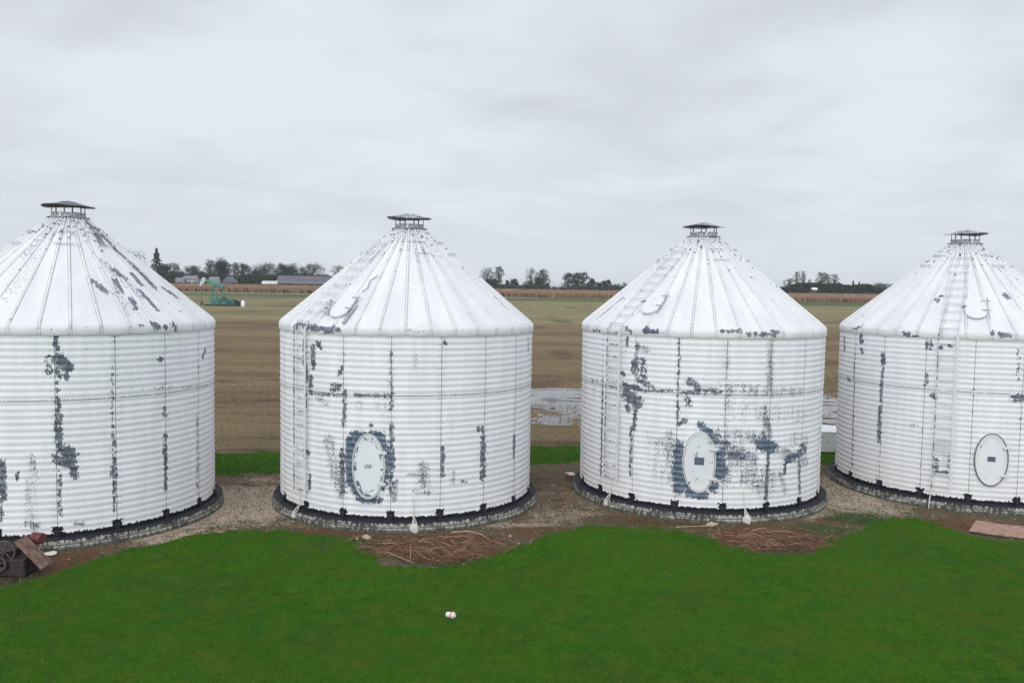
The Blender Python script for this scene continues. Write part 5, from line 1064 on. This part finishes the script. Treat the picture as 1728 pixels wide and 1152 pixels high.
TREES = [
 (-353.9, 760.0, 35.5, 37.4, "dense", "huge dark tree rising beyond the roof of the leftmost bin"),
 (-327.1, 770.0, 33.8, 17.1, "spruce", "tall ragged spruce, the only conifer spire left of the green pumpjack"),
 (-319.2, 765.0, 21.3, 15.8, "dense", "dark rounded tree pressed against the right flank of the tall spruce"),
 (-317.5, 785.0, 23.1, 14.9, "thin", "thin topped tree between the tall spruce and the grey roofed house"),
 (-302.7, 760.0, 13.4, 15.7, "dense", "low dark bushy tree at the foot of the thin topped tree beside the spruce"),
 (-305.6, 800.0, 21.5, 17.8, "leafy", "rounded paler tree standing right behind the grey roofed house"),
 (-283.1, 765.0, 14.4, 10.9, "dense", "short dark tree just right of the grey roofed house"),
 (-284.4, 790.0, 26.6, 15.0, "thin", "thin tall tree immediately left of the darkest dome shaped tree"),
 (-266.9, 770.0, 26.7, 20.8, "dome", "darkest and densest dome shaped tree above the pumpjack"),
 (-260.5, 785.0, 24.0, 13.7, "thin", "gappy tree directly right of the dome shaped tree"),
 (-247.4, 770.0, 22.7, 13.4, "leafy", "tiered looking tree behind the tall pole"),
 (-238.0, 775.0, 17.0, 12.3, "dense", "low dark tree behind the small white shed"),
 (-233.7, 790.0, 24.6, 25.1, "leafy", "broad spreading tree above the small white shed"),
 (-219.5, 795.0, 23.9, 11.4, "thin", "narrow open tree rising at the left end of the long barn roof"),
 (-209.5, 785.0, 23.2, 22.4, "dense", "full rounded tree behind the left half of the long barn"),
 (-202.8, 800.0, 20.4, 12.7, "thin", "open small tree behind the middle of the long barn"),
 (-188.5, 790.0, 25.9, 21.3, "thin", "tall open crowned tree behind the right half of the long barn"),
 (-188.3, 780.0, 15.7, 24.8, "dense", "low dense tree under the open crowned tree behind the barn"),
 (-164.6, 790.0, 23.6, 13.8, "sparse", "lone sparse round tree against the sky by the left slope of the second roof"),
 (-24.1, 790.0, 23.7, 18.8, 'sparse', "widest sparse tree touching the right slope of the second bin's roof"),
 (-13.3, 780.0, 24.1, 9.3, "thin", "narrow upright tree at the right edge of the sparse one beside the second roof"),
 (-20.0, 770.0, 12.9, 20.8, "dense", "dark low tree beneath the widest sparse tree"),
 (-5.3, 770.0, 10.4, 4.9, "dense", "tiny pointed bush tree between two low dark trees in the middle gap"),
 (0.7, 775.0, 12.2, 9.8, "dense", "small dark dome shaped tree alone in the left half of the middle gap"),
 (17.2, 790.0, 23.3, 12.5, "sparse", "sparse double stemmed tree at the centre left of the middle gap"),
 (14.8, 770.0, 11.3, 12.2, "leafy", "low broad tree at the foot of the sparse double stemmed tree"),
 (24.0, 770.0, 14.2, 11.0, "dense", "dark conical tree right under the pair of sparse crowns"),
 (28.5, 795.0, 23.0, 13.9, "thin", "open fan shaped tree at the centre of the middle gap"),
 (31.7, 770.0, 8.9, 5.5, "dense", "small dark bush tree left of the far bluish wood"),
 (51.8, 780.0, 19.2, 12.4, "leafy", "left stem of the big triple crowned clump in the middle gap"),
 (59.1, 790.0, 19.5, 8.8, "leafy", "middle crown of the big triple crowned clump in the middle gap"),
 (65.0, 780.0, 20.0, 11.1, "leafy", "right crown of the big triple crowned clump in the middle gap"),
 (72.9, 775.0, 13.4, 9.8, "dense", "pointed tree just right of the triple crowned clump"),
 (80.1, 780.0, 9.8, 6.2, "dense", "low round tree third from the triple crowned clump"),
 (83.9, 770.0, 11.9, 7.9, "dense", "small pyramid shaped tree near the left slope of the third roof"),
 (88.2, 775.0, 12.6, 4.9, "dense", "slim tree at the right side of the small pyramid shaped tree"),
 (95.6, 785.0, 9.5, 12.5, "leafy", "low spreading tree next to the left slope of the third roof"),
 (105.1, 790.0, 10.3, 5.6, "thin", "last tiny tree before the left slope of the third roof"),
 (255.1, 775.0, 16.5, 9.2, "thin", "short open tree beside the right slope of the third roof"),
 (267.0, 790.0, 23.5, 7.5, "sparse", "left half of the tall sparse pair right of the third roof"),
 (271.4, 785.0, 23.5, 7.5, "sparse", "right half of the tall sparse pair right of the third roof"),
 (275.5, 780.0, 15.2, 3.1, "sparse", "tiny bare sapling between the two tall groups in the right gap"),
 (286.7, 780.0, 23.1, 11.1, "thin", "tallest leafy tree in the centre of the right gap"),
 (298.0, 795.0, 21.4, 7.6, "sparse", "airy tree squeezed between the two broad crowns in the right gap"),
 (300.8, 785.0, 21.8, 11.2, "sparse", "sparse round tree right of the centre of the right gap"),
 (312.2, 770.0, 14.1, 5.5, "spruce", "small pointed conifer alone on the right gap hedge"),
 (319.8, 775.0, 13.2, 4.3, "spruce", "smaller of the two little conifers on the right gap hedge"),
 (342.8, 780.0, 14.2, 18.6, "leafy", "broad dark low tree touching the left slope of the fourth roof"),
 (351.6, 775.0, 12.1, 9.8, "dense", "low tree half hidden by the left slope of the fourth roof")]

for q_, (x_, y_, h_, w_, k_, lab_) in enumerate(TREES): tree(x_, y_, h_, w_, k_, lab_, 500 + q_)

def hedge(name, label, segs, seed, mat, leaf=.8, dens=1.0):
    r = np.random.RandomState(seed); P = []
    for x0, y0, x1, y1, h0, h1, dp in segs:
        L = math.hypot(x1 - x0, y1 - y0); n = int(L * (h0 + h1) * .5 * 3.2 * dens)
        t_ = r.rand(n); x = x0 + (x1 - x0) * t_; y = y0 + (y1 - y0) * t_ + r.uniform(-dp, dp, n)
        top = (h0 + (h1 - h0) * t_) * (.72 + .42 * fnoise(x * .09 + seed, np.zeros(n), seed, 4))
        z = r.rand(n) ** .8 * top; P.append(np.stack([x, y, ground_z(x, y) + z], -1))
    P = np.concatenate(P); V_, F_ = leaf_quads(P, leaf, r)
    return tag(np_mesh(name, V_, F_, mat, attrs={'var': np.repeat(r.rand(len(F_)), 4)}), label, 'hedge', kind='stuff')
hedge('hedgerow', 'low dark hedge line running along the far side of the corn', [(-620, 606, 640, 612, 2.6, 2.8, 3)], 31, LEAF['dense'], .8, 1.1)
hedge('woodland_edge', 'dark undergrowth mass below the trees on the left', [(-700, 742, -330, 745, 12, 12, 8), (-330, 745, -245, 745, 13, 10, 8), (-245, 750, -215, 750, 11, 12, 8), (-215, 745, -120, 750, 12, 9, 8), (-120, 745, -30, 745, 7, 5.5, 8)], 32, LEAF['dense'], 1.3, 1.1)
hedge('woodland_edge', 'dark undergrowth line below the trees in the middle', [(-30, 745, 30, 745, 5.5, 5.5, 6), (30, 745, 62, 745, 3.8, 3.8, 6), (62, 745, 115, 745, 5.2, 5.0, 6), (115, 745, 250, 745, 5.0, 6.5, 6)], 33, LEAF['leafy'], .9)
hedge('woodland_edge', 'tall even dark thicket under the trees on the right', [(236, 745, 262, 742, 6.5, 12.0, 6), (262, 742, 318, 742, 12.0, 10.0, 6), (318, 742, 342, 742, 9.0, 4.5, 6), (342, 742, 372, 742, 5.5, 9.0, 6), (372, 742, 700, 742, 9, 10, 8)], 34, LEAF['dense'], 1.3, 1.8)
FARW = leaf_mat('hazy_foliage', (.05, .075, .075), (.09, .12, .115))  # pale haze blue is painted into the leaf colour
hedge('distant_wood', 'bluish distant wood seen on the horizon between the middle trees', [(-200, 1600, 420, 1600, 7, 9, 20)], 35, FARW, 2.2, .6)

def house(name, label, cat, x, y, L, D, eave, ridge, wallm, roofm, group=None, rz=0.0, doors=1, wins=4, chim=False):
    t = thing(name, (x, y, gz(x, y)), label, cat, group, rz); hx, hy = L / 2, D / 2
    mb = MB(); v = [(-hx, -hy, -.5), (hx, -hy, -.5), (hx, hy, -.5), (-hx, hy, -.5), (-hx, -hy, eave), (hx, -hy, eave), (hx, hy, eave), (-hx, hy, eave), (-hx, 0, ridge - .15), (hx, 0, ridge - .15)]
    mb.add(v, [(0, 1, 5, 4), (2, 3, 7, 6), (1, 2, 6, 9, 5), (3, 0, 4, 8, 7)]); mb.build('wall', wallm, t)
    mb = MB(); o_ = .5; k_ = (ridge - eave) / hy; v = []
    for dz in (0, .18):
        v += [(-hx - o_, -hy - o_, eave - o_ * k_ + dz), (hx + o_, -hy - o_, eave - o_ * k_ + dz), (hx + o_, 0, ridge + dz), (-hx - o_, 0, ridge + dz), (hx + o_, hy + o_, eave - o_ * k_ + dz), (-hx - o_, hy + o_, eave - o_ * k_ + dz)]
    mb.add(v, [(6, 7, 8, 9), (9, 8, 10, 11), (3, 2, 1, 0), (5, 4, 2, 3), (0, 1, 7, 6), (4, 5, 11, 10), (1, 2, 8, 7), (2, 4, 10, 8), (0, 6, 9, 3), (3, 9, 11, 5)]); rf = mb.build('roof', roofm, t)
    if chim: mb = MB(); mb.box((hx * .4, .3, ridge + .5), (.4, .4, .8)); mb.build('chimney', REDP, rf)
    for j in range(wins):
        mb = MB(); mb.box((-hx + L * (j + .6) / wins, -hy - .03, eave * .55), (min(.7, L / wins * .25), .05, .55)); mb.build('window', WINM, t)
    for j in range(doors):
        mb = MB(); mb.box((hx - L * (j + .5) / (doors + 1), -hy - .04, 1.2), (.9, .05, 1.2)); mb.build('door', DARKGALV, t)
    return t
WINM = plain('window_glass', (.10, .12, .14), .2, 0, .2, 2)
BROOF = plain('grey_purple_roof', (.105, .100, .125), .75, 0, .12, .3); BWALL = plain('dark_boards', (.09, .085, .09), .9, 0, .3, .6); EAVE = plain('pale_fascia', (.36, .36, .38), .7, 0, .1, 1)
GROOF = plain('grey_shingles', (.17, .185, .20), .8, 0, .15, .8); CREAM = plain('cream_siding', (.42, .42, .40), .8, 0, .1, 1)
bn = house('barn', 'very long low barn with a grey purple roof left of the second bin', 'barn', -140.5, 640, 76, 14, 4.4, 8.9, BWALL, BROOF, wins=12, doors=2)
mb = MB(); mb.box((0, -7.62, 3.75), (38.2, .08, .28)); mb.build('fascia', EAVE, bn)
house('farmhouse', 'wide grey roofed house among the trees left of the pumpjack', 'house', -246.5, 642, 10, 8, 5.0, 7.6, CREAM, GROOF, 'houses among the trees on the left', 0, 1, 3, True)
house('farmhouse', 'small grey roofed house just above the pumpjack head', 'house', -228, 641, 6.5, 7, 4.7, 7.1, CREAM, GROOF, 'houses among the trees on the left', 0, 1, 2)
house('farmhouse', 'house with its pointed gable facing out, right of the pumpjack beam', 'house', -221.5, 655, 9, 7, 3.8, 7.6, plain('grey_siding', (.13, .15, .18), .8, 0, .1, 1), plain('blue_grey_roof', (.12, .14, .17), .8, 0, .1, 1), 'houses among the trees on the left', math.radians(78), 1, 2)
house('farmhouse', 'low pale roof half hidden behind the slope of the first bin roof', 'house', -252.5, 638, 6, 7, 4.1, 6.0, CREAM, GROOF, 'houses among the trees on the left', 0, 1, 2)
house('shed', 'low white shed just left of the long barn', 'shed', -181, 625, 10.5, 6, 2.7, 4.6, CREAM, plain('white_sheet_roof', (.52, .52, .50), .7, 0, .1, 1), None, 0, 1, 2)
house('shed', 'tiny shed with a bright white roof in front of the right hand thicket', 'shed', 258.5, 720, 3.8, 4, 5.0, 6.2, plain('grey_green_siding', (.08, .09, .09), .8, 0, .05, 1), plain('white_roof_sheet', (.78, .78, .78), .7, 0, .05, 1), None, 0, 1, 1)
house('barn', 'pale far off building on the horizon in the middle gap', 'building', 76, 1400, 26, 14, 6.5, 9.5, CREAM, plain('pale_roof', (.42, .45, .50), .8, 0, .1, .3), None, 0, 1, 4)
pl = thing('utility_pole', (-210.6, 640, gz(-210.6, 640)), 'tall thin pole with a crossarm rising right of the pumpjack', 'pole')
mb = MB(); mb.tube([(0, 0, 0), (0, 0, 12.3)], [.2, .13], 8); mb.build('shaft', plain('grey_wood', (.22, .22, .22), .9, 0, .2, 1), pl)
mb = MB(); mb.box((.0, 0, 11.6), (1.6, .1, .1)); mb.build('crossarm', TWIG2, pl)
m = bpy.data.materials.new('haze'); m.use_nodes = True
nt = m.node_tree; nt.nodes.clear(); out = nt.nodes.new('ShaderNodeOutputMaterial'); vol = nt.nodes.new('ShaderNodeVolumePrincipled')
vol.inputs['Color'].default_value = (.86, .90, .96, 1); vol.inputs['Density'].default_value = .00012; vol.inputs['Anisotropy'].default_value = .2
nt.links.new(vol.outputs[0], out.inputs['Volume'])
mb = MB(); mb.add([(x, y, z) for z in (-1.6, 48) for x, y in ((-6100, -420), (6100, -420), (6100, 9100), (-6100, 9100))], [(3, 2, 1, 0), (4, 5, 6, 7), (0, 1, 5, 4), (1, 2, 6, 5), (2, 3, 7, 6), (3, 0, 4, 7)])
tag(mb.build('haze', m), kind='stuff')
